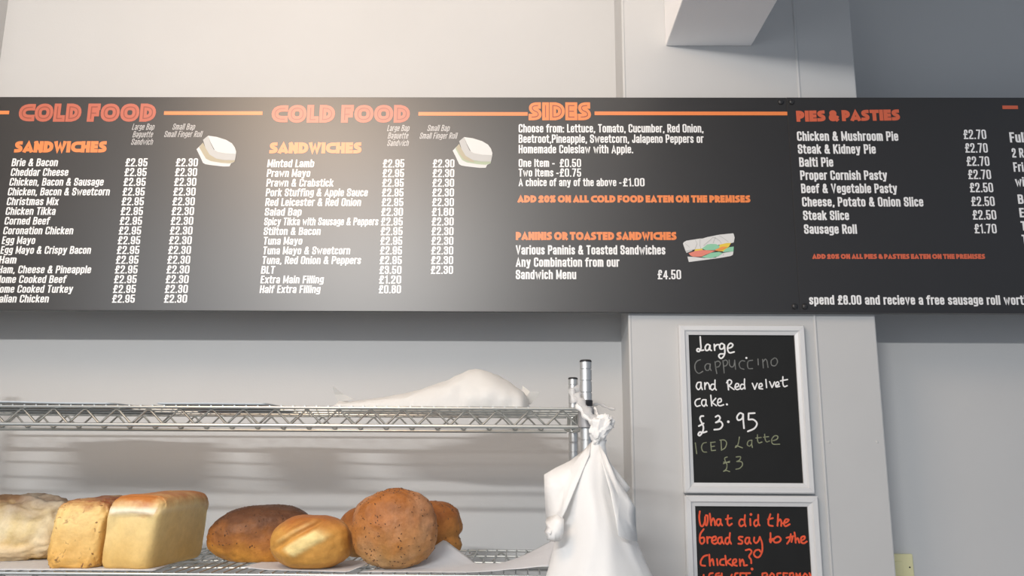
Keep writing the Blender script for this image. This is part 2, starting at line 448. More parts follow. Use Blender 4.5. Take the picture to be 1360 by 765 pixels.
for s, a, b, y in (('Large Bap', 175, 204, 168.3), ('Baguette', 175.7, 202, 178.3), ('Sandwich', 173.7, 202, 188.2),
                   ('Small Bap', 228.6, 258, 168.2), ('Small Finger Roll', 217.6, 267.5, 178),
                   ('Large Bap', 514, 543, 170), ('Baguette', 514.8, 541.4, 180), ('Sandwich', 514, 542, 189.8),
                   ('Small Bap', 567.3, 596.4, 170), ('Small Finger Roll', 557, 606.4, 180.2)):
    text(BL, 'column_caption', s, a, b, y, 8.2, M_WHITE2, **SM)
PR = dict(th=.135, gap=.075, r=.13, space=.22)
rows = [('Brie & Bacon', 14.9, 76), ('Cheddar Cheese', 13.7, 90), ('Chicken, Bacon & Sausage', 12, 136.8), ('Chicken, Bacon & Sweetcorn', 9.8, 145),
        ('Christmas Mix', 8.4, 77), ('Chicken Tikka', 6.9, 73), ('Corned Beef', 5.4, 65), ('Coronation Chicken', 3.7, 96.5), ('Egg Mayo', 2, 46),
        ('Egg Mayo & Crispy Bacon', .2, 120), ('Ham', -1.8, 21), ('Ham, Cheese & Pineapple', -3.5, 120.2), ('Home Cooked Beef', -5.5, 87),
        ('Home Cooked Turkey', -7.5, 96), ('Italian Chicken', -9, 64)]
for i, (s, a, b) in enumerate(rows):
    y = 215.6+12.93*i
    text(BL, 'menu_item', s, a, b, y, 10.3, M_WHITE, skew=.07, th=.148)
    k = i/14
    text(BL, 'price', '£2.95', 166.3-17.7*k, 195.4-16.8*k, y, 10.8, M_WHITE, **PR)
    text(BL, 'price', '£2.30', 233.3-15.7*k, 262.4-14.3*k, y, 10.8, M_WHITE, **PR)
rows = [('Minted Lamb', 354.7, 416.7, '£2.95'), ('Prawn Mayo', 354, 411.6, '£2.95'), ('Prawn & Crabstick', 353.4, 442.3, '£2.95'), ('Pork Stuffing & Apple Sauce', 352.6, 488, '£2.95'),
        ('Red Leicester & Red Onion', 352, 479, '£2.95'), ('Salad Bap', 351.2, 400, '£2.30'), ('Spicy Tikka with Sausage & Peppers', 350.4, 502, '£2.95'), ('Stilton & Bacon', 349.7, 425.3, '£2.95'),
        ('Tuna Mayo', 349.4, 401, '£2.95'), ('Tuna Mayo & Sweetcorn', 348.7, 464.6, '£2.95'), ('Tuna, Red Onion & Peppers', 347.7, 479, '£2.95'), ('BLT', 346.4, 364.5, '£3.50'),
        ('Extra Main Filling', 345.7, 429.4, '£1.20'), ('Half Extra Filling', 344.6, 425, '£0.80')]
for i, (s, a, b, p) in enumerate(rows):
    y = 217+12.85*i
    text(BL, 'menu_item', s, a, b, y, 10.3, M_WHITE, skew=.07, th=.148)
    k = i/13
    text(BL, 'price', p, 508.5-5.5*k, 536.8-4.4*k, y, 10.8, M_WHITE, **PR)
    if i < 12: text(BL, 'price', '£1.80' if i == 5 else '£2.30', 574.8-3*k, 603.4-2.1*k, y, 10.8, M_WHITE, **PR)
for s, a, b, y, c in (('Choose from: Lettuce, Tomato, Cucumber, Red Onion,', 688.8, 934.4, 170.4, 11.2), ('Beetroot,Pineapple, Sweetcorn, Jalapeno Peppers or', 688.8, 934.4, 184.2, 11.2),
                      ('Homemade Coleslaw with Apple.', 688.8, 841, 198, 11.2), ('One Item -', 688.8, 736.7, 216.4, 10.6),
                      ('Two Items -', 688.8, 742, 229.2, 10.6), ('A choice of any of the above -', 688.8, 825.5, 242, 10.6),
                      ('Various Paninis & Toasted Sandwiches', 685, 883.8, 331.9, 12.4), ('Any Combination from our', 685, 822.6, 348.2, 12.4), ('Sandwich Menu', 685, 765.3, 364.6, 12.4)):
    text(BL, 'menu_item', s, a, b, y, c, M_WHITE, **(dict(th=.165) if c > 12 else dict(th=.15)))
for s, a, b, y, c in (('£0.50', 743.4, 771.8, 216.4, 11), ('£0.75', 743.4, 771.8, 229.2, 11), ('£1.00', 827.5, 856.2, 242, 11), ('£4.50', 873.6, 904.8, 364.6, 12.6)):
    text(BL, 'price', s, a, b, y, c, M_WHITE, **PR)
rows = [('Chicken & Mushroom Pie', 1058.9, 1193.4, 180.8, '£2.70', 1280.2, 1310.4, 178.4), ('Steak & Kidney Pie', 1060, 1163.5, 197.9, '£2.70', 1282.3, 1312.4, 196.4),
        ('Balti Pie', 1061.8, 1107, 215.2, '£2.70', 1284.4, 1314.6, 214), ('Proper Cornish Pasty', 1063.2, 1178.6, 232.7, '£2.70', 1286.4, 1316.8, 231.6),
        ('Beef & Vegetable Pasty', 1064.4, 1192, 250.2, '£2.50', 1288.6, 1319.6, 249), ('Cheese, Potato & Onion Slice', 1065.6, 1226.7, 268, '£2.50', 1290.6, 1321.6, 267.3),
        ('Steak Slice', 1067, 1128, 286, '£2.50', 1292.4, 1323.8, 285.3), ('Sausage Roll', 1068.2, 1138.4, 304.2, '£1.70', 1294.8, 1324.2, 303.6)]
for s, a, b, y, p, c, d, y2 in rows:
    text(BR, 'menu_item', s, a, b, y, 12.6, M_WHITE, th=.165)
    text(BR, 'price', p, c, d, y2, 12.6, M_WHITE, **PR)
text(BR, 'menu_item', 'spend £8.00 and recieve a free sausage roll worth', 1075, 1367, 398.2, 12.6, M_WHITE, th=.165, yc1=398.6)
for s, a, b, y, c in (('Full', 1341.6, 1364, 182.4, 13.5), ('2 R', 1344.6, 1360, 203, 12.5), ('Fri', 1346.6, 1360, 221.8, 12.5), ('wi', 1349, 1361, 241.4, 12.5),
                      ('B', 1352.5, 1360, 264.5, 12.5), ('E', 1354.6, 1361, 282.4, 12.5), ('T', 1356.6, 1364, 300, 12.5), ('T', 1358, 1365, 318, 12.5)):
    text(BR, 'menu_item', s, a, b, y, c, M_WHITE, th=.165)

# flat printed pictures
def flat(root, name, pts, ox, oy, sc, m, layer, dx=0, dy=0):
    Y = Y_PRINT-0.0003*layer
    vs = [at(ox+x/sc+dx, oy+y/sc+dy, Y) for x, y in pts]
    return obj(name, vs, [tuple(range(len(vs)))[::-1]], m, root)
P_W = mat('picture_white', (.68, .68, .67), .45); P_G = mat('picture_pale_grey', (.50, .50, .49), .45); P_B = mat('picture_beige', (.44, .39, .28), .45)
P_GR = mat('picture_pale_green', (.40, .47, .33), .45); P_S = mat('picture_salmon', rgb(222, 132, 115), .45); P_T = mat('picture_mint', rgb(140, 198, 165), .45)
P_Y = mat('picture_yellow', rgb(228, 198, 75), .45); P_L = mat('picture_line', (.35, .35, .34), .5)
for dx, dy, gm in ((0, 0, P_B), (340.2, 1.8, P_GR)):
    e = flat(BL, 'sandwich_picture', [(140,360),(190,460),(250,590),(290,612),(360,625),(600,652),(700,650),(725,600),(780,575),(790,545),(620,545),(480,520),(360,450),(290,330),(250,245),(215,285)], 250, 170, 12.75, P_W, 0, dx, dy)
    flat(e, 'filling', [(250,245),(185,325),(250,440),(300,520),(380,560),(560,590),(700,600),(780,575),(790,545),(620,545),(480,520),(360,450),(290,330)], 250, 170, 12.75, gm, 1, dx, dy)
    flat(e, 'filling', [(250,245),(200,310),(270,430),(330,505),(430,545),(520,560),(480,520),(360,450),(290,330)], 250, 170, 12.75, P_B, 2, dx, dy)
    flat(e, 'crust_side', [(335,130),(250,200),(290,330),(360,450),(480,520),(620,545),(790,545),(812,435),(640,425),(500,405),(430,360),(380,260)], 250, 170, 12.75, P_G, 3, dx, dy)
    flat(e, 'slice_face', [(335,130),(480,150),(640,200),(740,260),(790,330),(812,400),(808,437),(640,430),(500,405),(450,375),(420,320),(380,245)], 250, 170, 12.75, P_W, 4, dx, dy)
pn = flat(BL, 'panini_picture', [(90,300),(105,275),(150,250),(380,215),(420,215),(500,190),(700,150),(940,125),(950,140),(965,200),(950,280),(890,295),(640,330),(500,320),(430,385),(130,418)], 900, 300, 12.75, P_W, 0)
flat(pn, 'bread_base', [(165,520),(280,525),(450,545),(640,540),(760,460),(945,430),(935,490),(900,510),(700,545),(190,612)], 900, 300, 12.75, P_W, 0)
flat(pn, 'filling', [(280,430),(300,395),(410,385),(430,410),(340,440)], 900, 300, 12.75, P_Y, 1)
flat(pn, 'filling', [(640,400),(720,315),(830,290),(905,290),(870,350),(780,430),(690,430)], 900, 300, 12.75, P_Y, 1)
flat(pn, 'filling', [(130,418),(250,400),(250,420),(150,460)], 900, 300, 12.75, P_G, 1)
flat(pn, 'filling', [(410,385),(500,315),(560,305),(650,308),(710,340),(700,400),(600,410),(480,412)], 900, 300, 12.75, P_T, 2)
flat(pn, 'filling', [(400,525),(480,495),(560,455),(700,440),(765,460),(690,515),(560,548),(470,540)], 900, 300, 12.75, P_T, 2)
flat(pn, 'filling', [(760,445),(800,400),(870,360),(950,350),(945,430),(820,442)], 900, 300, 12.75, P_T, 3)
flat(pn, 'filling', [(185,462),(300,425),(420,408),(560,415),(650,418),(560,455),(470,490),(400,522),(260,520),(215,500)], 900, 300, 12.75, P_S, 4)
flat(pn, 'filling', [(640,400),(760,350),(850,355),(780,390),(700,425),(640,420)], 900, 300, 12.75, mat('picture_orange', rgb(232, 150, 80), .45), 5)
def lines(root, name, segs, ox, oy, sc, m, Y, w_px):
    m_ = MB()
    for sg in segs:
        P = [at(ox+x/sc, oy+y/sc, Y) for x, y in sg]
        v, f = ribbon([(p.x, p.z) for p in P], False, w_px*Y/F_PX, 'round'); m_.add([(q.x, Y, q.y) for q in v], f)
    return m_.build(name, m, root)
lines(pn, 'sketch_line', [[(380,220),(375,330),(395,385)],[(300,240),(330,300),(290,400)],[(600,190),(560,230),(440,330)],[(600,190),(660,215),(720,260),(740,300)],[(700,160),(780,210),(860,270)],[(130,300),(200,360)],[(640,190),(600,290)],[(780,470),(770,500)]], 900, 300, 12.75, P_L, Y_PRINT-0.0003*6, 0.35)

# ------------------------------------------------------------------ framed chalkboards
def catmull(pts, n=5):
    if len(pts) < 3: return pts
    P = [Vector(p) for p in pts]; out = []
    Q = [P[0]*2-P[1]]+P+[P[-1]*2-P[-2]]
    for i in range(1, len(Q)-2):
        a, b, c, d = Q[i-1:i+3]
        for k in range(n):
            t = k/n; out.append(0.5*((2*b)+(c-a)*t+(2*a-5*b+4*c-d)*t*t+(3*b-a-3*c+d)*t**3))
    out.append(P[-1]); return out
def chalk(root, name, segs, ox, oy, sc, m, Y, w_px=2.2):
    w = w_px*.9*Y/F_PX; V = []; Fc = []
    for sg in segs:
        P = [at(ox+x/sc, oy+y/sc, Y) for x, y in sg]
        if len(P) == 1:
            c = P[0]; v = [Vector((c.x+cos(2*pi*k/10)*w*.8, c.z+sin(2*pi*k/10)*w*.8)) for k in range(10)]; f = [tuple(range(10))]
        else:
            pts = catmull([(p.x, p.z) for p in P]) if len(P) > 2 else [(p.x, p.z) for p in P]
            v, f = ribbon(pts, False, w, 'round')
        b = len(V); V += [q*100 for q in v]; Fc += [tuple(i+b for i in g) for g in f]
    V, Fc = union2d(V, Fc)
    return obj(name, [(q.x/100, Y, q.y/100) for q in V], Fc, m, root)
Y_FR = Y_PIL-0.022
def chalkboard(x0, x1, top, bot, fw, label, ymid):
    """outer frame edges in photo px measured at row ymid; fw frame width in m"""
    a = at(x0, ymid, Y_FR).x; b = at(x1, ymid, Y_FR).x; zt = at((x0+x1)/2, top, Y_FR).z
    zb = at((x0+x1)/2, bot, Y_FR).z if bot else zt-0.475
    r = empty('chalkboard', ((a+b)/2, Y_PIL, zb), label, 'chalkboard', 'white framed chalkboards')
    # mitred rails with a stepped profile: (inset from outer edge, depth)
    prof = [(0.0, Y_PIL-0.0005), (0.0, Y_FR+0.004), (0.003, Y_FR), (fw*0.55, Y_FR), (fw*0.68, Y_FR+0.004), (fw, Y_FR+0.007), (fw, Y_PIL-0.0005)]
    def corner(cx, cz, sx, sz, i): return (cx+sx*i, cz+sz*i)
    cs = [(a, zt, 1, -1), (b, zt, -1, -1), (b, zb, -1, 1), (a, zb, 1, 1)]
    for k in range(4):
        c0, c1 = cs[k], cs[(k+1) % 4]; vs = []; fs = []
        for c, e in ((c0, 1), (c1, -1)):
            for ins, y in prof:
                x, z = corner(*c, ins)
                if k in (0, 2): x += (0.0002 if c[2] > 0 else -0.0002)
                else: z += (0.0002 if c[3] > 0 else -0.0002)
                vs.append((x, y, z))
        n = len(prof)
        for i in range(n): fs.append((i, (i+1) % n, n+(i+1) % n, n+i))
        fs += [tuple(range(n))[::-1], tuple(range(n, 2*n))]
        obj('frame_rail', vs, fs, M_FRAME, r)
    m = MB(); m.box((a+fw*0.95, Y_FR+0.012, zb+fw*0.95), (b-fw*0.95, Y_PIL-0.001, zt-fw*0.95)); m.build('slate', M_SLATE, r)
    return r
C1 = chalkboard(905.5, 1076, 431.5, 655.5, 0.0265, 'upper white-framed chalkboard offering large cappuccino, cake and iced latte', 545)
C2 = chalkboard(911, 1089.5, 658.5, None, 0.0270, 'lower white-framed chalkboard with orange chicken joke, under the coffee offer', 700)
YS = Y_FR+0.0114
A_ = (900, 430, 6.956); B_ = (900, 535, 6.953); C_ = (900, 655, 6.8)
chalk(C1, 'chalk_word', [[(208,120),(212,180),(215,225),(200,255),(180,252),(180,235),(195,230),(215,245),(240,243)],[(300,200),(275,190),(255,215),(262,245),(285,240),(300,200)],[(300,200),(298,235),(312,247)],[(338,190),(342,245)],[(342,215),(360,195),(380,193)],
  [(432,195),(405,182),(388,205),(395,232),(420,228),(432,195)],[(432,195),(436,260),(425,300),(400,320),(380,300),(392,280),(422,278)],[(460,228),(495,218),(510,195),(490,180),(467,200),(462,240),(480,268),(522,260)]], *A_, M_CHALK, YS, 2.3)
chalk(C1, 'chalk_word', [[(210,332),(180,345),(160,380),(165,430),(195,458),(232,440)],[(302,372),(270,370),(252,395),(262,428),(290,425),(302,372)],[(302,372),(300,410),(310,432)],[(345,350),(352,410),(362,460)],[(348,355),(375,345),(395,365),(380,395),(352,402)],
  [(418,340),(425,400),(430,455)],[(420,345),(445,335),(462,355),(450,385),(424,392)],[(476,335),(480,380),(500,400),(520,385),(527,335)],[(527,335),(535,420)],[(620,345),(590,342),(568,370),(580,408),(612,420)],[(692,337),(655,345),(645,375),(655,412),(692,414)],
  [(742,325),(745,380)],[(785,330),(792,408)],[(788,355),(810,327),(825,345),(835,403)],[(895,315),(865,340),(868,380),(900,388),(922,355),(912,322),(892,316)]], *A_, M_CHALKG, YS, 1.5)
chalk(C1, 'chalk_word', [[(635,316)],[(597,95)]], *A_, M_CHALK, YS, 2.0)
LINE3 = [[(215,540),(185,545),(172,580),(190,608),(210,590),(217,545)],[(217,545),(218,580),(228,608)],[(250,545),(252,605)],[(252,575),(270,545),(288,560),(297,603)],[(345,560),(315,560),(302,590),(320,612),(345,590)],[(345,520),(345,590),(357,612)],
  [(460,525),(470,610)],[(452,545),(475,518),(498,530),(492,555),(468,572)],[(468,572),(490,585),(522,608)],[(532,587),(560,577),(562,556),(540,555),(530,590),(548,608),(570,602)],[(615,562),(590,560),(578,585),(590,605),(615,590)],[(618,510),(617,560),(622,602)],
  [(690,550),(700,575),(712,605)],[(712,605),(722,580),(735,550)],[(752,587),(780,574),(775,552),(755,560),(753,595),(785,602)],[(815,515),(822,590)],[(850,535),(860,560),(872,588)],[(872,588),(884,565),(895,538)],[(907,574),(935,560),(927,537),(907,550),(910,582),(942,578)],
  [(972,490),(972,550),(985,580),(1012,572)],[(950,528),(1015,515)]]
for w in (LINE3[:6], LINE3[6:12], LINE3[12:]): chalk(C1, 'chalk_word', w, *A_, M_CHALK, YS, 2.0)
chalk(C1, 'chalk_word', [[(207,692),(175,702),(160,730),(175,762),(208,755)],[(262,702),(230,705),(222,740),(245,762),(262,735)],[(262,702),(262,740),(272,758)],[(306,660),(315,758)],[(352,688),(318,727)],[(318,727),(358,757)],[(372,730),(402,718),(398,692),(375,700),(370,740),(390,758),(425,748)],[(455,745)]], *A_, M_CHALK, YS, 2.0)
chalk(C1, 'chalk_word', [[(238,122),(215,125),(207,150),(225,190),(238,225),(230,268),(205,302),(190,292),(205,270),(235,275),(268,265)],[(195,215),(240,190)],[(350,130),(375,118),(392,140),(375,168),(352,182)],[(352,182),(395,172),(415,205),(390,240),(338,248)],[(468,175)],
  [(605,105),(575,95),(548,130),(560,160),(595,145),(605,105)],[(605,105),(606,160),(613,235)],[(712,95),(655,98)],[(655,98),(654,155)],[(654,155),(700,155),(732,190),(710,235),(648,264)]], *B_, M_CHALK, YS, 2.4)
chalk(C1, 'chalk_word', [[(163,370),(176,470)],[(265,366),(235,375),(220,410),(235,450),(268,455)],[(305,365),(312,442)],[(312,442),(350,438)],[(305,367),(347,362)],[(308,405),(340,400)],[(400,345),(405,438)],[(390,345),(430,343),(452,370),(438,415),(404,437)],
  [(570,316),(562,365),(550,400),(533,412),(545,395),(570,405),(598,416)],[(686,345),(655,352),(643,385),(665,400),(685,378)],[(686,345),(684,380),(690,412)],[(737,295),(738,345),(750,370),(778,362)],[(722,325),(772,320)],[(803,290),(808,335),(822,360),(848,352)],[(793,318),(840,312)],
  [(870,352),(915,337),(925,310),(895,305),(868,340),(880,380),(942,382)]], *B_, M_CHALKY, YS, 1.5)
chalk(C1, 'chalk_word', [[(458,500),(435,510),(440,540),(455,570),(450,610),(425,632),(450,625),(480,635)],[(423,562),(480,540)],[(425,548),(478,550)],[(540,500),(580,498),(572,528),(545,542)],[(545,542),(590,545),(598,575),(572,605),(538,613)]], *B_, M_CHALKY, YS, 1.5)
OR = [
 [[(200,165),(195,220),(205,285),(225,298),(243,262),(248,215)],[(248,215),(250,275),(262,290),(272,250),(270,205),(255,200)],[(290,185),(303,290)],[(303,262),(320,228),(333,250),(338,290)],[(388,237),(360,237),(350,270),(368,292),(388,268)],[(388,237),(388,265),(402,290)],[(455,200),(450,265),(465,292),(490,276)],[(435,235),(487,225)]],
 [[(602,242),(570,237),(555,270),(570,298),(600,285)],[(608,198),(604,260),(614,298)],[(655,232),(658,290)],[(662,192)],[(727,240),(700,247),(690,275),(705,298),(730,278)],[(728,195),(728,265),(740,290)]],
 [[(837,190),(820,250),(825,288),(860,296)],[(815,237),(860,225)],[(907,190),(902,295)],[(903,262),(925,237),(937,260),(935,296)],[(950,272),(985,262),(1003,240),(975,238),(960,275),(975,298),(1012,280)]],
 [[(235,325),(205,370),(200,430),(217,457),(240,438),(236,402),(208,405)],[(265,395),(270,450)],[(267,420),(282,398),(303,402)],[(310,430),(343,420),(343,392),(315,402),(310,440),(333,458),(358,445)],[(397,397),(370,405),(363,440),(385,457),(400,425)],[(397,397),(402,435),(417,457)],[(467,402),(440,405),(430,440),(450,460),(470,430)],[(473,360),(468,420),(483,457)]],
 [[(587,395),(557,395),(555,415),(582,432),(580,455),(548,456)],[(648,402),(620,405),(610,440),(630,458),(648,428)],[(648,402),(648,435),(662,455)],[(692,400),(690,432),(708,450),(730,430),(742,395)],[(742,395),(762,450),(764,520),(740,572),(708,577),(688,548),(705,517),(735,512),(748,528)]],
 [[(838,360),(840,445)],[(832,415),(838,440),(858,412)],[(890,395),(866,420),(880,445),(915,440),(932,415),(912,393),(888,396)],[(1022,370),(1012,420),(988,457)],[(983,403),(1045,388)],[(1040,390),(1028,440)],[(1055,355),(1062,400),(1066,447)],[(1065,425),(1085,407),(1098,447)],[(1112,432),(1145,412),(1145,390),(1117,400),(1115,440),(1140,452),(1167,436)]],
 [[(268,560),(235,572),(210,610),(212,648),(248,655)],[(285,555),(292,655)],[(292,622),(315,597),(326,650)],[(355,595),(362,650)],[(418,595),(388,605),(385,642),(418,650)],[(430,565),(440,650)],[(478,595),(443,622)],[(443,622),(492,655)],[(497,637),(528,620),(525,597),(502,605),(500,642),(535,656)],[(560,597),(565,655)],[(565,628),(585,600),(598,630),(600,652),(627,650)],
  [(615,515),(650,508),(668,530),(645,570),(662,600),(665,632)],[(672,685)]],
 [[(235,738),(238,800)],[(238,800),(262,796)],[(318,722),(290,728),(284,760),(300,798),(325,790)],[(288,760),(318,755)],[(375,722),(345,735),(352,790)],[(338,755),(385,745)],[(398,725),(400,798)],[(490,735),(478,765),(482,800)],[(545,722),(520,730),(518,790),(545,792)],[(565,722),(568,792)],[(565,724),(595,722)],[(620,722),(622,792)],[(600,724),(655,722)],
  [(765,725),(768,795)],[(765,727),(800,722),(808,748),(770,758)],[(775,758),(812,795)],[(850,722),(830,755),(840,790),(865,780),(870,740),(850,722)],[(930,722),(900,728),(905,755),(930,768),(925,792),(898,792)],[(955,722),(958,792)],[(955,722),(990,724)],[(957,755),(985,752)],[(1012,725),(1014,792)],[(1012,727),(1040,722),(1045,750),(1016,758)],[(1018,758),(1048,792)],
  [(1072,792),(1072,728),(1090,760),(1105,728),(1110,790)],[(1150,725),(1132,755),(1140,790),(1165,785),(1170,745),(1150,725)],[(1190,722),(1200,750),(1215,724)],[(1200,750),(1200,792)]]]
for w in OR: chalk(C2, 'chalk_word', w, *C_, M_CHALKO, YS, 2.5)

# ------------------------------------------------------------------ chrome wire shelving
PX_R, PX_L = at(778, 500, Y_FRONT).x, -1.485
Z_SH1 = at(400, 541.5, Y_FRONT).z                  # top rod of the upper shelf's truss
Z_SH2 = at(400, 763.5, Y_FRONT).z
ZT = at(778, 477.5, Y_FRONT).z
YPF, YPB = Y_FRONT, Y_BACK
rack = empty('wire_shelving_unit', ((PX_L+PX_R)/2, (YPF+YPB)/2, 0), 'chrome wire shelving unit carrying the bread, under the menu board', 'shelving')
def post(x, y):
    prof = [(0.0128, 0.0)]; z = 0.0
    while z+0.0254 < ZT-0.004:
        z += 0.0254; prof += [(0.0128, z-0.0014), (0.0108, z-0.0010), (0.0108, z+0.0010), (0.0128, z+0.0014)]
    prof += [(0.0128, ZT-0.006)]
    m = MB(); m.lathe((x, y, 0), prof, 24); p = autosmooth(m.build('post', M_STEELP, rack, origin=(x, y, 0)), 50)
    m = MB(); m.lathe((x, y, ZT-0.006), [(0.0132, 0), (0.0132, 0.003), (0.011, 0.0052), (0.004, 0.006)], 24); autosmooth(m.build('cap', M_BLACK, p))
    for zs in (Z_SH1, Z_SH2):
        m = MB(); m.lathe((x, y, zs-0.040), [(0.0135, 0), (0.0188, 0.001), (0.0166, 0.044), (0.0138, 0.0445)], 24)
        autosmooth(m.build('collar', M_COLLAR if (x > 0 and y < 2 and zs == Z_SH1) else M_STEEL, p))
    if x > 0 and y < 2:
        m = MB(); m.lathe((x, y, Z_SH1+0.006), [(0.0133, 0), (0.0142, 0.001), (0.0142, 0.012), (0.0133, 0.013)], 24); autosmooth(m.build('split_sleeve', M_BLACK, p))
for x in (PX_L, PX_R):
    for y in (YPF, YPB): post(x, y)
TR = 0.0385
def truss(a, b, parent, inward):
    """truss rail between two plan points: top rod, bottom rod and zigzag wire"""
    a = Vector(a); b = Vector(b); d = (b-a); L = d.length; u = d/L
    m = MB(); m.tube([a, b], 0.0032, 8); autosmooth(m.build('top_rod', M_STEEL, parent))
    lo = Vector((0, 0, -TR)); m = MB(); m.tube([a+lo, b+lo], 0.0042, 8); autosmooth(m.build('bottom_rod', M_STEEL, parent))
    n = max(2, int(round(L/0.0345))); n += n % 2; P = []
    for i in range(n+1):
        z = -0.005 if i % 2 else -TR+0.005
        c = a+u*(L*i/n)+Vector(inward)*0.0045
        P += [c+Vector((0, 0, z))-u*0.003, c+Vector((0, 0, z))+u*0.003]
    m = MB(); m.tube(P, 0.0024, 6); autosmooth(m.build('zigzag_wire', M_STEEL, parent), 60)
def shelf(z):
    sh = empty('shelf', (0, 0, 0)); sh.parent = rack
    sh.location = Vector(((PX_L+PX_R)/2, (YPF+YPB)/2, z))-wloc(rack)
    yf, yb = YPF-0.016, YPB+0.012; xa, xb = PX_L+0.018, PX_R-0.018
    truss((xa, yf+0.012, z), (xb, yf+0.012, z), sh, (0, 1, 0))
    truss((xa, yb-0.010, z), (xb, yb-0.010, z), sh, (0, -1, 0))
    truss((PX_L, YPF+0.018, z), (PX_L, YPB-0.018, z), sh, (1, 0, 0))
    truss((PX_R, YPF+0.018, z), (PX_R, YPB-0.018, z), sh, (-1, 0, 0))
    wm = MB(); wm.tube([(0, yf+0.010, 0), (0, yb-0.008, 0)], 0.0016, 6)
    n = int((xb-xa)/0.0254); first = None
    for i in range(n+1):
        x = xa+0.006+(xb-xa-0.012)*i/n
        if first is None:
            first = obj('wire', [Vector(v)+Vector((x, 0, z+0.0032)) for v in wm.v], wm.f, M_STEEL, sh, origin=(x, 0, z+0.0032)); autosmooth(first)
            ref = first.location.copy(); x_ref = x
        else:
            c = first.copy(); COL.objects.link(c); c.parent = sh; c.location = ref+Vector((x-x_ref, 0, 0))
    for k in range(1, 4):
        y = yf+(yb-yf)*k/4; m = MB(); m.tube([(xa-0.015, y, z-0.001), (xb+0.015, y, z-0.001)], 0.0027, 8); autosmooth(m.build('cross_rod', M_STEEL, sh))
shelf(Z_SH1); shelf(Z_SH2)
ZS = Z_SH2+0.0052       # resting height on the lower shelf
ZS1 = Z_SH1+0.0052

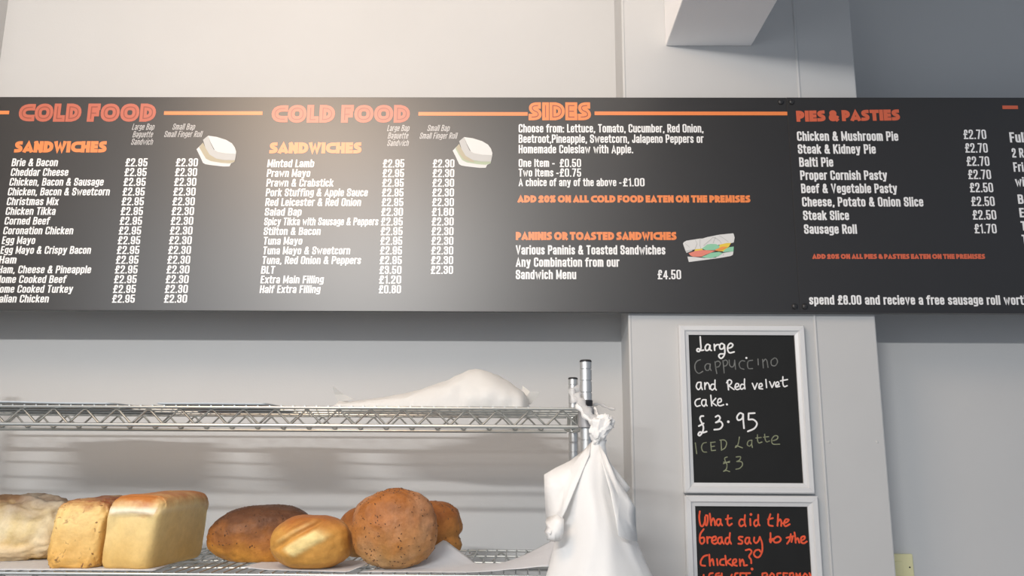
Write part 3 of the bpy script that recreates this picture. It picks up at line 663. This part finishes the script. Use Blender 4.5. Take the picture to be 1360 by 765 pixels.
# ------------------------------------------------------------------ bread
def bread_mat(name, base, mid, top, blotch=12, dust=0.0, zt=0.7, rough=0.55, bump=0.5, palec=(0.80, 0.62, 0.32), speck=0.0, mott=.8):
    m = bpy.data.materials.new(name); m.use_nodes = True; nt = m.node_tree; N = nt.nodes; L = nt.links
    b = N['Principled BSDF']; b.inputs['Roughness'].default_value = rough; b.inputs['Specular IOR Level'].default_value = 0.35
    b.inputs['Subsurface Weight'].default_value = 0.0
    tc = N.new('ShaderNodeTexCoord'); sep = N.new('ShaderNodeSeparateXYZ'); L.new(tc.outputs['Generated'], sep.inputs[0])
    n = N.new('ShaderNodeTexNoise'); n.inputs['Scale'].default_value = blotch; n.inputs['Detail'].default_value = 5; n.inputs['Roughness'].default_value = .6
    L.new(tc.outputs['Object'], n.inputs['Vector'])
    mm = N.new('ShaderNodeMath'); mm.operation = 'MULTIPLY_ADD'; mm.inputs[1].default_value = 0.75; L.new(n.outputs['Fac'], mm.inputs[0]); L.new(sep.outputs['Z'], mm.inputs[2])
    sub = N.new('ShaderNodeMath'); sub.operation = 'SUBTRACT'; sub.inputs[1].default_value = 0.375; L.new(mm.outputs[0], sub.inputs[0])
    r = N.new('ShaderNodeValToRGB'); e = r.color_ramp.elements
    e[0].position = 0.05; e[0].color = (*base, 1); e[1].position = min(0.99, zt+0.22); e[1].color = (*top, 1)
    x = e.new(zt-0.12); x.color = (*mid, 1)
    L.new(sub.outputs[0], r.inputs['Fac']); col = r.outputs['Color']
    if dust:
        n2 = N.new('ShaderNodeTexNoise'); n2.inputs['Scale'].default_value = 9; n2.inputs['Detail'].default_value = 8; n2.inputs['Distortion'].default_value = 0.6
        L.new(tc.outputs['Object'], n2.inputs['Vector'])
        r2 = N.new('ShaderNodeValToRGB'); r2.color_ramp.elements[0].position = .5-.12; r2.color_ramp.elements[1].position = .5+.1
        r2.color_ramp.elements[0].color = (0, 0, 0, 1); r2.color_ramp.elements[1].color = (dust,)*3+(1,)
        L.new(n2.outputs['Fac'], r2.inputs['Fac'])
        mx = N.new('ShaderNodeMix'); mx.data_type = 'RGBA'; L.new(r2.outputs['Color'], mx.inputs['Factor']); L.new(col, mx.inputs['A']); mx.inputs['B'].default_value = (0.78, 0.73, 0.62, 1)
        col = mx.outputs['Result']
    # pale unbaked splits and bands, broken up by noise
    at_ = N.new('ShaderNodeAttribute'); at_.attribute_name = 'pale'
    n4 = N.new('ShaderNodeTexNoise'); n4.inputs['Scale'].default_value = 55; n4.inputs['Detail'].default_value = 4; L.new(tc.outputs['Object'], n4.inputs['Vector'])
    m4 = N.new('ShaderNodeMath'); m4.operation = 'MULTIPLY_ADD'; m4.inputs[1].default_value = 0.9; m4.inputs[2].default_value = -0.45; L.new(n4.outputs['Fac'], m4.inputs[0])
    m5 = N.new('ShaderNodeMath'); m5.operation = 'MULTIPLY_ADD'; m5.inputs[1].default_value = 1.0; L.new(at_.outputs['Fac'], m5.inputs[0]); L.new(m4.outputs[0], m5.inputs[2])
    m6 = N.new('ShaderNodeMath'); m6.operation = 'MULTIPLY'; m6.use_clamp = True; L.new(m5.outputs[0], m6.inputs[0]); L.new(at_.outputs['Fac'], m6.inputs[1])
    mx4 = N.new('ShaderNodeMix'); mx4.data_type = 'RGBA'; L.new(m6.outputs[0], mx4.inputs['Factor']); L.new(col, mx4.inputs['A']); mx4.inputs['B'].default_value = (*palec, 1)
    col = mx4.outputs['Result']
    # fine mottling of the crust
    n5 = N.new('ShaderNodeTexNoise'); n5.inputs['Scale'].default_value = 38; n5.inputs['Detail'].default_value = 8; n5.inputs['Roughness'].default_value = .7; L.new(tc.outputs['Object'], n5.inputs['Vector'])
    r5 = N.new('ShaderNodeValToRGB'); r5.color_ramp.elements[0].position = .3; r5.color_ramp.elements[1].position = .7
    r5.color_ramp.elements[0].color = (.62, .56, .50, 1); r5.color_ramp.elements[1].color = (1.25, 1.25, 1.2, 1); L.new(n5.outputs['Fac'], r5.inputs['Fac'])
    mx5 = N.new('ShaderNodeMix'); mx5.data_type = 'RGBA'; mx5.blend_type = 'MULTIPLY'; mx5.inputs['Factor'].default_value = mott; L.new(col, mx5.inputs['A']); L.new(r5.outputs['Color'], mx5.inputs['B'])
    col = mx5.outputs['Result']
    if speck:
        n6 = N.new('ShaderNodeTexNoise'); n6.inputs['Scale'].default_value = 75; n6.inputs['Detail'].default_value = 2; n6.inputs['Distortion'].default_value = 1.0; L.new(tc.outputs['Object'], n6.inputs['Vector'])
        r6 = N.new('ShaderNodeValToRGB'); r6.color_ramp.elements[0].position = .64; r6.color_ramp.elements[1].position = .72
        r6.color_ramp.elements[0].color = (0, 0, 0, 1); r6.color_ramp.elements[1].color = (speck,)*3+(1,); L.new(n6.outputs['Fac'], r6.inputs['Fac'])
        mx6 = N.new('ShaderNodeMix'); mx6.data_type = 'RGBA'; L.new(r6.outputs['Color'], mx6.inputs['Factor']); L.new(col, mx6.inputs['A']); mx6.inputs['B'].default_value = (0.22, 0.10, 0.04, 1)
        col = mx6.outputs['Result']
    L.new(col, b.inputs['Base Color'])
    n3 = N.new('ShaderNodeTexNoise'); n3.inputs['Scale'].default_value = 70; n3.inputs['Detail'].default_value = 6; L.new(tc.outputs['Object'], n3.inputs['Vector'])
    bp = N.new('ShaderNodeBump'); bp.inputs['Strength'].default_value = bump; bp.inputs['Distance'].default_value = 0.003; L.new(n3.outputs['Fac'], bp.inputs['Height']); L.new(bp.outputs['Normal'], b.inputs['Normal'])
    return m
def spow(v, e): return math.copysign(abs(v)**e, v)
def loaf(name, label, cat, c, size, m, ex=(1, 1), rz=0, flat_base=0.25, nz=(6, .04, 18, .015), shape=None, seed=0, tilt=(0, 0), group='loaves on the lower wire shelf', seeds=0, seed_mat=None, seed_zone=-0.2, seed_size=0.0028, pale=None, nseg=(96, 60)):
    """superquadric body with baker's irregularity. c = centre bottom; size = half extents"""
    NU, NV = nseg; a, b, h = size; off = Vector((seed*7.3, seed*3.1, seed*1.7))
    def surf(u, v):
        n = Vector((spow(cos(v), ex[1])*spow(cos(u), ex[0]), spow(cos(v), ex[1])*spow(sin(u), ex[0]), spow(sin(v), ex[1])))
        d = 1+nz[1]*noise.noise(n*nz[0]*.3+off)+nz[3]*noise.noise(n*nz[2]*.3+off*2)+nz[3]*.4*noise.noise(n*nz[2]+off)
        p = Vector((n.x*a, n.y*b, n.z*h))*d
        if shape: p = shape(p, n)
        lim = -h*(1-flat_base)
        if p.z < lim: p.z = lim+(p.z-lim)*0.08
        return p
    R = Matrix.Rotation(rz, 3, 'Z') @ Matrix.Rotation(tilt[0], 3, 'X') @ Matrix.Rotation(tilt[1], 3, 'Y')
    raw = [surf(-pi+2*pi*i/NU, -pi/2+pi*(j+0.0)/NV) for j in range(NV+1) for i in range(NU)]
    vs = [R @ p for p in raw]
    zmin = min(v.z for v in vs); C = Vector(c)-Vector((0, 0, zmin))
    vs = [v+C for v in vs]; fs = []
    for j in range(NV):
        for i in range(NU):
            q = (j*NU+i, j*NU+(i+1) % NU, (j+1)*NU+(i+1) % NU, (j+1)*NU+i)
            fs.append(q)
    root = obj(name, vs, fs, m, origin=c, smooth=True)
    at_ = root.data.attributes.new('pale', 'FLOAT', 'POINT')
    if pale:
        vals = []
        for j in range(NV+1):
            for i in range(NU):
                u = -pi+2*pi*i/NU; v = -pi/2+pi*j/NV
                vals.append(pale(Vector((spow(cos(v), ex[1])*spow(cos(u), ex[0]), spow(cos(v), ex[1])*spow(sin(u), ex[0]), spow(sin(v), ex[1])))))
        at_.data.foreach_set('value', vals)
    bm = bmesh.new(); bm.from_mesh(root.data); bmesh.ops.remove_doubles(bm, verts=bm.verts, dist=1e-6); bm.to_mesh(root.data); bm.free()
    tag(root, label, cat, group)
    if seeds:
        rng = random.Random(seed+5); mb = MB()
        for _ in range(seeds):
            u = rng.uniform(-pi, pi); v = rng.uniform(seed_zone, pi/2*.95)
            p = surf(u, v); p1 = surf(u+.02, v); p2 = surf(u, v+.02); nn = (p1-p).cross(p2-p)
            if nn.length < 1e-9: continue
            nn.normalize(); t = Vector((rng.uniform(-1, 1), rng.uniform(-1, 1), rng.uniform(-1, 1))); t = (t-nn*t.dot(nn)).normalized(); bt = nn.cross(t)
            s = seed_size*rng.uniform(.6, 1.2); P = R @ p + C; nn = R @ nn; t = R @ t; bt = R @ bt
            mb.add([P+t*s, P+bt*s*.5, P-t*s, P-bt*s*.5, P+nn*s*.45, P-nn*s*.3], [(0,1,4),(1,2,4),(2,3,4),(3,0,4),(1,0,5),(2,1,5),(3,2,5),(0,3,5)])
        o = mb.build('seed_topping', seed_mat, root); o['kind'] = 'stuff'
    return root
M_TIN = bread_mat('crust_white_tin', (0.74, 0.48, 0.16), (0.86, 0.66, 0.31), (0.52, 0.19, 0.045), 12, zt=0.87, bump=.4, palec=(.92, .86, .70), mott=.3)
M_TINS = bread_mat('crust_seeded_tin', (0.74, 0.42, 0.11), (0.84, 0.60, 0.25), (0.34, 0.11, 0.04), 18, zt=0.87, bump=.9, speck=.6, mott=.4)
M_FLOURY = bread_mat('crust_floury', (0.70, 0.40, 0.08), (0.72, 0.58, 0.28), (0.26, 0.15, 0.08), 11, dust=0.5, zt=0.64, bump=.7, mott=.5)
M_DARK = bread_mat('crust_dark_brown', (0.66, 0.30, 0.05), (0.36, 0.14, 0.035), (0.14, 0.06, 0.03), 14, zt=0.52, bump=.8)
M_ROLL = bread_mat('crust_golden_roll', (0.62, 0.30, 0.06), (0.64, 0.33, 0.08), (0.42, 0.15, 0.035), 18, zt=0.72, bump=.4, palec=(.88, .68, .30), mott=.5)
M_COB = bread_mat('crust_seeded_cob', (0.50, 0.27, 0.09), (0.48, 0.205, 0.055), (0.36, 0.13, 0.03), 20, dust=0.14, zt=0.45, bump=.9, speck=.35)
M_COB2 = bread_mat('crust_brown_cob', (0.50, 0.26, 0.07), (0.47, 0.20, 0.05), (0.34, 0.12, 0.03), 20, zt=0.6, bump=.9, speck=.4)
M_SEED = mat('brown_seed', (0.10, 0.045, 0.02), .6, noise_amt=.3, noise_scale=90)
M_SEEDL = mat('pitted_seed', (0.30, 0.16, 0.06), .6, noise_amt=.3, noise_scale=90)

def xz(px, Y): return at(px, 740, Y).x
def tin_shape(taper, crown, arch, lean=0.0):
    def f(p, n):
        p = Vector((p.x*(1+taper*n.z), p.y*(1+taper*.5*n.z), p.z))
        g = math.exp(-((n.z-0.66)/0.17)**2)*crown
        p.x *= 1+g; p.y *= 1+g*.4
        p.x += lean*n.z*(.5-.5*n.y)
        if n.z > .8: p.z += 0.007*cos(min(1.5, abs(n.x)*1.4))
        if n.y < -.8:                                    # arched press marks on the end face
            r_ = math.hypot(n.x*.8, n.z+.75)
            p.y += arch*(math.exp(-((r_-1.30)/.07)**2)-.6*math.exp(-((r_-1.42)/.08)**2)+.6*math.exp(-((r_-.95-.1*n.x)/.05)**2))
            p.y += .006*max(0, n.z-.3)
        return p
    return f
y0 = Y_FRONT+0.010
xc = (at(137, 758, y0).x+at(209, 758, y0).x)/2
loaf('tin_loaf', 'tall white tin loaf with smooth pale end, right of the seeded tin loaf', 'bread', (xc-.002, y0+0.126, ZS), (0.061, 0.124, 0.0775), M_TIN, ex=(.26, .27), rz=-0.10, flat_base=.10, nz=(6, .025, 20, .012), shape=tin_shape(.05, .035, .0060, .010), seed=2,
     pale=lambda n: .95*math.exp(-((n.z-.66)/.13)**2)*(1 if n.y < -.6 or n.x > .8 else .5)*(1 if n.x < .8 else .4))
xc2 = (at(62, 757, y0+.012).x+at(135, 757, y0+.012).x)/2
loaf('tin_loaf', 'seeded tin loaf with pitted golden end, between floury and white loaves', 'bread', (xc2-.014, y0+0.120, ZS), (0.0585, 0.112, 0.0710), M_TINS, ex=(.34, .33), rz=0.06, flat_base=.10, nz=(9, .045, 28, .022), shape=tin_shape(-.01, .02, .0, .005), seed=4, seeds=120, seed_mat=M_SEEDL, seed_zone=-1.1, seed_size=0.0042)
loaf('floury_loaf', 'flour dusted rustic loaf with dark streaks at the left end', 'bread', (xz(22, 1.98)-.010, 1.99, ZS), (0.138, 0.085, 0.074), M_FLOURY, ex=(.75, .62), rz=0.20, flat_base=.10, nz=(10, .13, 26, .05), seed=6)
loaf('bloomer_loaf', 'dark brown seeded bloomer loaf between the white tin loaf and the small split loaf', 'bread', (xz(345, 1.99), 1.99, ZS), (0.118, 0.072, 0.068), M_DARK, ex=(.95, .80), rz=0.30, flat_base=.20, nz=(5, .08, 16, .02),
     shape=lambda p, n: Vector((p.x, p.y, p.z*(1+.12*n.x-.12*(n.x < -.2)*(-n.x-.2)))), seed=8, seeds=300, seed_mat=M_SEED, seed_zone=-.3, seed_size=.0030)
# small crusty loaf with pale diagonal splits
def roll_s(n): return n.x*cos(.85)-n.z*sin(.85), n.x*sin(.85)+n.z*cos(.85)
def roll_shape(p, n):
    s, q = roll_s(n)
    if n.y < .4:
        env = max(0, min(1, (q+.75)/.25))*max(0, min(1, (1.0-q)/.25))
        p = p+Vector((0, -1, .3))*env*(.0055*math.exp(-((s-.0)/.24)**4)+.004*math.exp(-((s+.50)/.11)**4)-.004*math.exp(-((s+.34)/.05)**2))
    return p
def roll_pale(n):
    if n.y > .2: return 0
    s, q = roll_s(n)
    env = max(0, min(1, (q+.55)/.2))*max(0, min(1, (.85-q)/.3))
    return env*(1.1*math.exp(-((s-.02)/.24)**4)+.5*math.exp(-((s+.47)/.08)**4))
loaf('split_loaf', 'small golden crusty loaf with pale split crust, on white paper', 'bread', (xz(413, 1.87), 1.872, ZS+.002), (0.088, 0.072, 0.0575), M_ROLL, ex=(.95, .85), rz=-0.10, flat_base=.12, nz=(5, .05, 16, .018), shape=roll_shape, seed=10, pale=roll_pale, nseg=(130, 80))
loaf('cob_loaf', 'small brown cob loaf mostly hidden behind the split loaf and large cob', 'bread', (xz(482, 2.06), 2.06, ZS+.002), (0.062, 0.055, 0.062), M_COB2, ex=(1, .9), flat_base=.14, nz=(5, .06, 16, .02), seed=12)
loaf('cob_loaf', 'largest round seeded cob loaf, front of the shelf beside the split loaf', 'bread', (xz(522, 1.85), 1.853, ZS+.002), (0.0945, 0.068, 0.0860), M_COB, ex=(1, .92), flat_base=.06, nz=(5, .07, 18, .03), seed=14, tilt=(.12, 0), seeds=300, seed_mat=M_SEED, seed_zone=-1.1, seed_size=.0028)
loaf('cob_loaf', 'brown seeded cob loaf leaning behind the right side of the largest cob', 'bread', (xz(572, 2.00), 1.998, ZS+.002), (0.076, 0.060, 0.070), M_COB2, ex=(1, .90), flat_base=.10, nz=(5, .10, 16, .03), seed=16, seeds=220, seed_mat=M_SEED, seed_zone=-.8, seed_size=.0030,
     shape=lambda p, n: p*(1-.12*math.exp(-((n.z+.15)/.14)**2)*max(0, n.x)))

# ------------------------------------------------------------------ papers
def sheet(name, label, corners, hfun, m, nx=34, ny=20, group=None, cat='paper', thick=0.0006, rag=0.002, seed=0, warp=None):
    """corners: 4 plan points (x,y) anticlockwise; hfun(s,t)->height"""
    vs = []; rng = Vector((seed*3.3, 1.1, seed))
    for j in range(ny+1):
        for i in range(nx+1):
            s, t = i/nx, j/ny
            a = Vector(corners[0]).lerp(Vector(corners[1]), s); b = Vector(corners[3]).lerp(Vector(corners[2]), s); p = a.lerp(b, t)
            w = noise.noise(Vector((p.x*30, p.y*30, 0))+rng)*rag
            vs.append((p.x+w, p.y+w*.7, hfun(s, t)))
    fs = [(j*(nx+1)+i, j*(nx+1)+i+1, (j+1)*(nx+1)+i+1, (j+1)*(nx+1)+i) for j in range(ny) for i in range(nx)]
    c = sum((Vector(v) for v in vs), Vector())/len(vs)
    o = obj(name, vs, fs, m, origin=(c.x, c.y, min(v[2] for v in vs)), smooth=True)
    so = o.modifiers.new('thickness', 'SOLIDIFY'); so.thickness = thick; so.offset = 1
    tag(o, label, cat, group); return o
GP = 'greaseproof papers under the bread'
Z0 = ZS+0.0004
def flatc(s, t): return Z0+0.0010*noise.noise(Vector((s*6, t*5, 3)))**2
x_ = lambda px, Y: xz(px, Y)
sheet('greaseproof_paper', 'white paper under the floury and tin loaves at the left', [(x_(-60, 1.80), 1.800), (x_(205, 1.80), 1.805), (x_(262, 2.12), 2.15), (x_(-20, 2.12), 2.15)], lambda s, t: Z0+(.012*max(0, s-.93)/.07*max(0,t-.3)), M_PAPER, group=GP, seed=1)
sheet('greaseproof_paper', 'white paper under the small split loaf in the middle', [(x_(322, 1.83), 1.835), (x_(478, 1.80), 1.800), (x_(500, 1.99), 1.98), (x_(362, 2.0), 2.0)], lambda s, t: Z0+.004*max(0, 1-s*5)*(1-t)+.010*max(0, s-.9)/.1*(1-t), M_PAPER, group=GP, seed=2)
def right_h(s, t):
    z = .0008
    z += .052*max(0, 1-abs(s-.16)/.24)*max(0, (t-.25)/.75)**1.3       # corner standing up beside the cob
    z += .058*max(0, (s-.55)/.45)**1.4*(.25+.75*t)                     # rising towards the hanging bag
    return Z0+z+.002*noise.noise(Vector((s*7, t*6, 1)))**2
sheet('greaseproof_paper', 'curled white paper sheet rising towards the hanging bag at the right', [(x_(478, 1.80), 1.800), (x_(730, 1.80), 1.803), (x_(742, 1.94), 1.95), (x_(560, 1.94), 1.94)], right_h, M_PAPER, group=GP, seed=3, nx=46)
m = MB(); c = at(624, 735, 1.90); m.lathe((c.x, c.y, c.z), [(.0012, 0), (.0018, .001), (.001, .002)], 8); tag(m.build('bread_crumb', M_SEED, origin=c), 'tiny dark crumb lying on the curled white paper', 'crumb')

# things on the upper shelf
def slab(px0, px1, Y0, Y1, h, skew, name, label, m, curl=0):
    return sheet(name, label, [(at(px0, 540, Y0).x, Y0), (at(px1, 540, Y0).x, Y0), (at(px1, 540, Y0).x+skew, Y1), (at(px0, 540, Y0).x+skew, Y1)],
                 lambda s, t: ZS1+0.0004+h*0+curl*math.exp(-((s-.45)/.2)**2)*(.4+.6*t), m, 30, 10, 'flat papers on the upper shelf', 'paper', thick=h, rag=.0, seed=4)
M_TRAY = mat('grey_card', rgb(172, 180, 186), .5, noise_amt=.05, noise_scale=20)
slab(-110, 146, 1.795, 2.16, .0035, .0, 'card_sheet', 'flat grey card sheet with raised edge, far left of the upper shelf', M_TRAY, .006)
slab(209, 352, 1.792, 2.12, .0040, .0, 'card_sheet', 'flat grey card sheet lying further right on the upper shelf', M_TRAY, .001)
# crumpled white bag on the upper shelf
prof = [(443, 4), (452, 11), (470, 10), (500, 15), (540, 22), (570, 31), (590, 38), (605, 46), (622, 53), (640, 54), (660, 47), (675, 38), (690, 28), (699, 20), (702, 6)]
def heap():
    nx, ny = 60, 26; vs = []; Yc, dy = 1.98, .15
    xs0, xs1 = at(443, 540, 1.93).x, at(704, 540, 1.93).x
    for j in range(ny+1):
        th = pi*j/ny
        for i in range(nx+1):
            s = i/nx; px = 443+261*s
            h = 2
            for k in range(len(prof)-1):
                if prof[k][0] <= px <= prof[k+1][0]: q = (px-prof[k][0])/(prof[k+1][0]-prof[k][0]); h = prof[k][1]*(1-q)+prof[k+1][1]*q
            H = (h)*1.93/F_PX; 
            z = H*max(0.0, sin(th))**.75; y = Yc-cos(th)*dy*min(1, .35+h/40)
            w = noise.noise(Vector((s*9, th*1.6, 2)))*.012+noise.noise(Vector((s*22, th*4, 5)))*.006-abs(noise.noise(Vector((s*7+th, th*2.5-s*3, 8))))*.008
            cr = min(1, z/.02)
            vs.append((xs0+(xs1-xs0)*s, y+w*cr*1.2, ZS1+.0006+max(0, z+w*cr*.6)))
    fs = [(j*(nx+1)+i, (j+1)*(nx+1)+i, (j+1)*(nx+1)+i+1, j*(nx+1)+i+1) for j in range(ny) for i in range(nx)]
    o = obj('crumpled_bag', vs, fs, M_TISSUE, origin=((xs0+xs1)/2, Yc, ZS1), smooth=True)
    tag(o, 'crumpled translucent white bag heaped on the upper wire shelf', 'bag')
    def ear(pts, nm):
        P = [at(px, py, Y) for px, py, Y in pts]; k = len(P)
        vv = P+[p+Vector((0, .004, 0)) for p in P]
        ff = [tuple(range(k)), tuple(range(k, 2*k))[::-1]]+[(i, (i+1) % k, k+(i+1) % k, k+i)[::-1] for i in range(k)]
        obj(nm, vv, ff, M_TISSUE, o)
    ear([(450, 534, 1.92), (444, 524, 1.91), (442, 513, 1.90), (447, 517, 1.91), (456, 524, 1.93), (470, 530, 1.95)], 'corner_flap')
    ear([(694, 512, 1.95), (704, 520, 1.92), (717, 520, 1.91), (714, 526, 1.92), (705, 537, 1.94), (692, 536, 1.95)], 'corner_flap')
heap()

# ------------------------------------------------------------------ hanging white bag
def hanging_bag():
    YB_ = 1.735
    top = at(796, 588, YB_)
    o0 = None
    # (py, left px, right px, half depth m)
    prof = [(584, 788, 806, .012), (590, 784, 804, .014), (605, 770, 806, .030), (622, 757, 814, .045), (650, 750, 818, .060), (687, 745, 833, .078), (720, 738, 846, .088), (765, 725, 867, .098), (830, 707, 889, .105), (845, 705, 890, .10), (850, 720, 876, .085)]
    rows_ = []; NR = 44; NU = 72
    def interp(py):
        for a, b in zip(prof, prof[1:]):
            if a[0] <= py <= b[0]:
                q = (py-a[0])/(b[0]-a[0]); return [a[k]*(1-q)+b[k]*q for k in range(4)]
        return list(prof[-1])
    vs = []; fs = []
    creases = [(-2.5, .30, -.10), (-1.95, .35, .09), (-1.62, .16, -.07), (-1.15, .35, .08), (-0.75, .16, -.08), (-.35, .2, .04), (.6, .3, -.05), (1.7, .35, -.05), (2.6, .3, .04)]
    for j in range(NR+1):
        py = 584+(850-584)*j/NR; _, l, r, dp = interp(py)
        a = at(l, py, YB_); b = at(r, py, YB_); cx = (a.x+b.x)/2; rx = (b.x-a.x)/2; z = (a.z+b.z)/2
        g = min(1, j/10)
        for i in range(NU):
            u = -pi+2*pi*i/NU; k = 1.0
            for c_, w, amp in creases:
                cc = c_+.30*sin(j*.07+c_*3); k += amp*g*math.exp(-((u-cc)/w)**2)*abs(sin(u))
            k += .10*g*noise.noise(Vector((cos(u)*1.6, sin(u)*1.6, j*.07)))
            kk = 1+.02*noise.noise(Vector((cos(u)*3, sin(u)*3, j*.2+9)))
            vs.append((cx+rx*cos(u)*kk, YB_+dp*sin(u)*k*(1 if sin(u) < 0 else .25), z+.004*sin(3*u)*g))
    for j in range(NR):
        for i in range(NU): fs.append((j*NU+i, (j+1)*NU+i, (j+1)*NU+(i+1) % NU, j*NU+(i+1) % NU))
    fs.append(tuple(range(NR*NU, NR*NU+NU)))
    root = empty('hanging_bag', top, 'white bag knotted around the front chrome post, hanging beside the bread', 'bag')
    body = obj('bag_body', vs, fs, M_BAG, root, smooth=True)
    def panel(name, pts, m=M_BAG, th=.0022, bulge=.0, sub=3):
        """pts: (px,py,Y) outline, first point is the hub; crumpled fan, thick"""
        P = [at(*p) for p in pts]; c = sum(P, Vector())/len(P)+Vector((0, -bulge, 0))
        n = len(P); V = [c]+P; rng = random.Random(len(pts)*7+int(pts[0][0]))
        mids = [(P[i]+c)/2+Vector((rng.uniform(-1, 1)*.002, -bulge*.6+rng.uniform(-1, 1)*.006, rng.uniform(-1, 1)*.002)) for i in range(n)]
        V += mids; Fs = []
        for i in range(n):
            j = (i+1) % n; Fs.append((0, 1+n+i, 1+n+j)); Fs.append((1+n+i, 1+i, 1+j, 1+n+j))
        Fs = [f[::-1] for f in Fs]
        o = obj(name, V, Fs, m, root); s_ = o.modifiers.new('thickness', 'SOLIDIFY'); s_.thickness = th
        o.data.polygons.foreach_set('use_smooth', [True]*len(o.data.polygons)); return o
    panel('side_flap', [(786, 588, 1.735), (775, 600, 1.74), (757, 613, 1.74), (738, 622, 1.74), (723, 631, 1.735), (724, 655, 1.73), (726, 690, 1.72), (733, 702, 1.705), (741, 703, 1.695), (746, 690, 1.675), (752, 678, 1.665), (768, 640, 1.68), (783, 605, 1.70)], bulge=.004)
    panel('side_flap', [(795, 590, 1.72), (804, 604, 1.70), (817, 632, 1.685), (832, 654, 1.68), (844, 674, 1.68), (845, 700, 1.675), (847, 719, 1.665), (834, 717, 1.65), (822, 711, 1.63), (819, 690, 1.63), (811, 650, 1.650), (800, 612, 1.685)], bulge=.004)
    panel('torn_hem', [(728, 688, 1.70), (725, 694, 1.69), (727, 700, 1.68), (724, 707, 1.67), (728, 712, 1.66), (727, 716, 1.66), (736, 719, 1.66), (744, 717, 1.655), (748, 708, 1.65), (749, 690, 1.65), (740, 684, 1.66)], bulge=.012)
    panel('back_corner', [(808, 612, 1.76), (820, 626, 1.76), (837, 648, 1.76), (833, 654, 1.76), (820, 648, 1.76), (806, 632, 1.76)])
    # bunched knot of plastic
    rng = random.Random(3); m_ = MB(); K = at(797, 571, YB_-.012)
    NU2, NV2 = 30, 18; kv = []; kf = []
    for j in range(NV2+1):
        v = -pi/2+pi*j/NV2
        for i in range(NU2):
            u = 2*pi*i/NU2; n = Vector((cos(v)*cos(u), cos(v)*sin(u), sin(v)))
            d = 1+.35*noise.noise(n*2.6+Vector((4, 2, 1)))+.16*abs(noise.noise(n*7))
            w = .020+.009*n.z
            kv.append(K+Vector((n.x*w*d+.010*n.z, n.y*.018*d, n.z*.028*d)))
    for j in range(NV2):
        for i in range(NU2): kf.append((j*NU2+i, j*NU2+(i+1) % NU2, (j+1)*NU2+(i+1) % NU2, (j+1)*NU2+i))
    k = obj('knot', kv, kf, M_BAG, root); autosmooth(k, 18)
    panel('knot_tail', [(803, 560, 1.715), (812, 557, 1.71), (808, 562, 1.71), (813, 565, 1.71), (816, 568, 1.71), (809, 570, 1.71), (806, 576, 1.715), (800, 572, 1.71)], bulge=.004)
    # twisted clear film looping over the post
    m_ = MB()
    def strip(pts, wid, name, m):
        P = [at(*p) for p in pts]; P = [Vector(q) for q in catmull(P, 6)]; vs_ = []; n = len(P)
        for i, p in enumerate(P):
            t = (P[min(i+1, n-1)]-P[max(i-1, 0)]).normalized(); a = t.cross(Vector((0, 1, 0))).normalized()
            w = wid*(1+.35*sin(i*.9))*.5
            vs_ += [p+a*w, p+Vector((0, -.004, 0)), p-a*w]
        f_ = []
        for i in range(n-1):
            for q in (0, 1): f_.append((3*i+q, 3*i+q+1, 3*i+q+4, 3*i+q+3))
        o = obj(name, vs_, f_, m, root, smooth=True); s_ = o.modifiers.new('thickness', 'SOLIDIFY'); s_.thickness = .0012
    strip([(791, 560, 1.74), (783, 550, 1.745), (776, 540, 1.755), (769, 530, 1.765), (765, 522, 1.775)], .016, 'handle_loop', M_FILM)
    strip([(765, 534, 1.765), (760, 524, 1.775), (763, 517, 1.785), (770, 518, 1.79)], .015, 'handle_loop', M_FILM)
    strip([(789, 562, 1.74), (781, 556, 1.745), (773, 546, 1.755), (766, 536, 1.765)], .012, 'handle_loop', M_BAG)
    strip([(787, 538, 1.83), (797, 537, 1.83), (806, 541, 1.82), (817, 544, 1.81)], .006, 'film_tail', M_FILM)
    strip([(797, 562, 1.73), (794, 552, 1.76), (792, 545, 1.785), (789, 540, 1.80)], .006, 'handle_loop', M_BAG)
hanging_bag()

# ------------------------------------------------------------------ cream socket plate beside the pilaster
a = at(1178, 736, Y_WALL-0.012); b = at(1212.5, 736, Y_WALL-0.012); w = 0.086
sp = empty('socket_plate', (b.x-w/2, Y_WALL, b.z-w), 'cream plastic socket plate on the wall, just right of the pilaster', 'socket')
m = MB(); m.box((b.x-w, Y_WALL-0.011, b.z-w), (b.x, Y_WALL-0.0002, b.z)); bevel(m.build('plate', M_CREAM, sp), .003, 3)
s_ = at(1208.5, 753.5, Y_WALL-0.012); m = MB(); m.lathe((0, 0, 0), [(.0022, 0), (.0022, .0008), (.0012, .0012)], 12)
m.v = [Vector((s_.x+v.x, Y_WALL-.011-v.z, s_.z+v.y)) for v in m.v]; m.build('screw', M_BLACK, sp)
m = MB(); m.box((b.x-w*.66, Y_WALL-0.0135, b.z-w*.68), (b.x-w*.36, Y_WALL-0.0105, b.z-w*.22)); bevel(m.build('rocker_switch', M_CREAM, sp), .0015, 2)
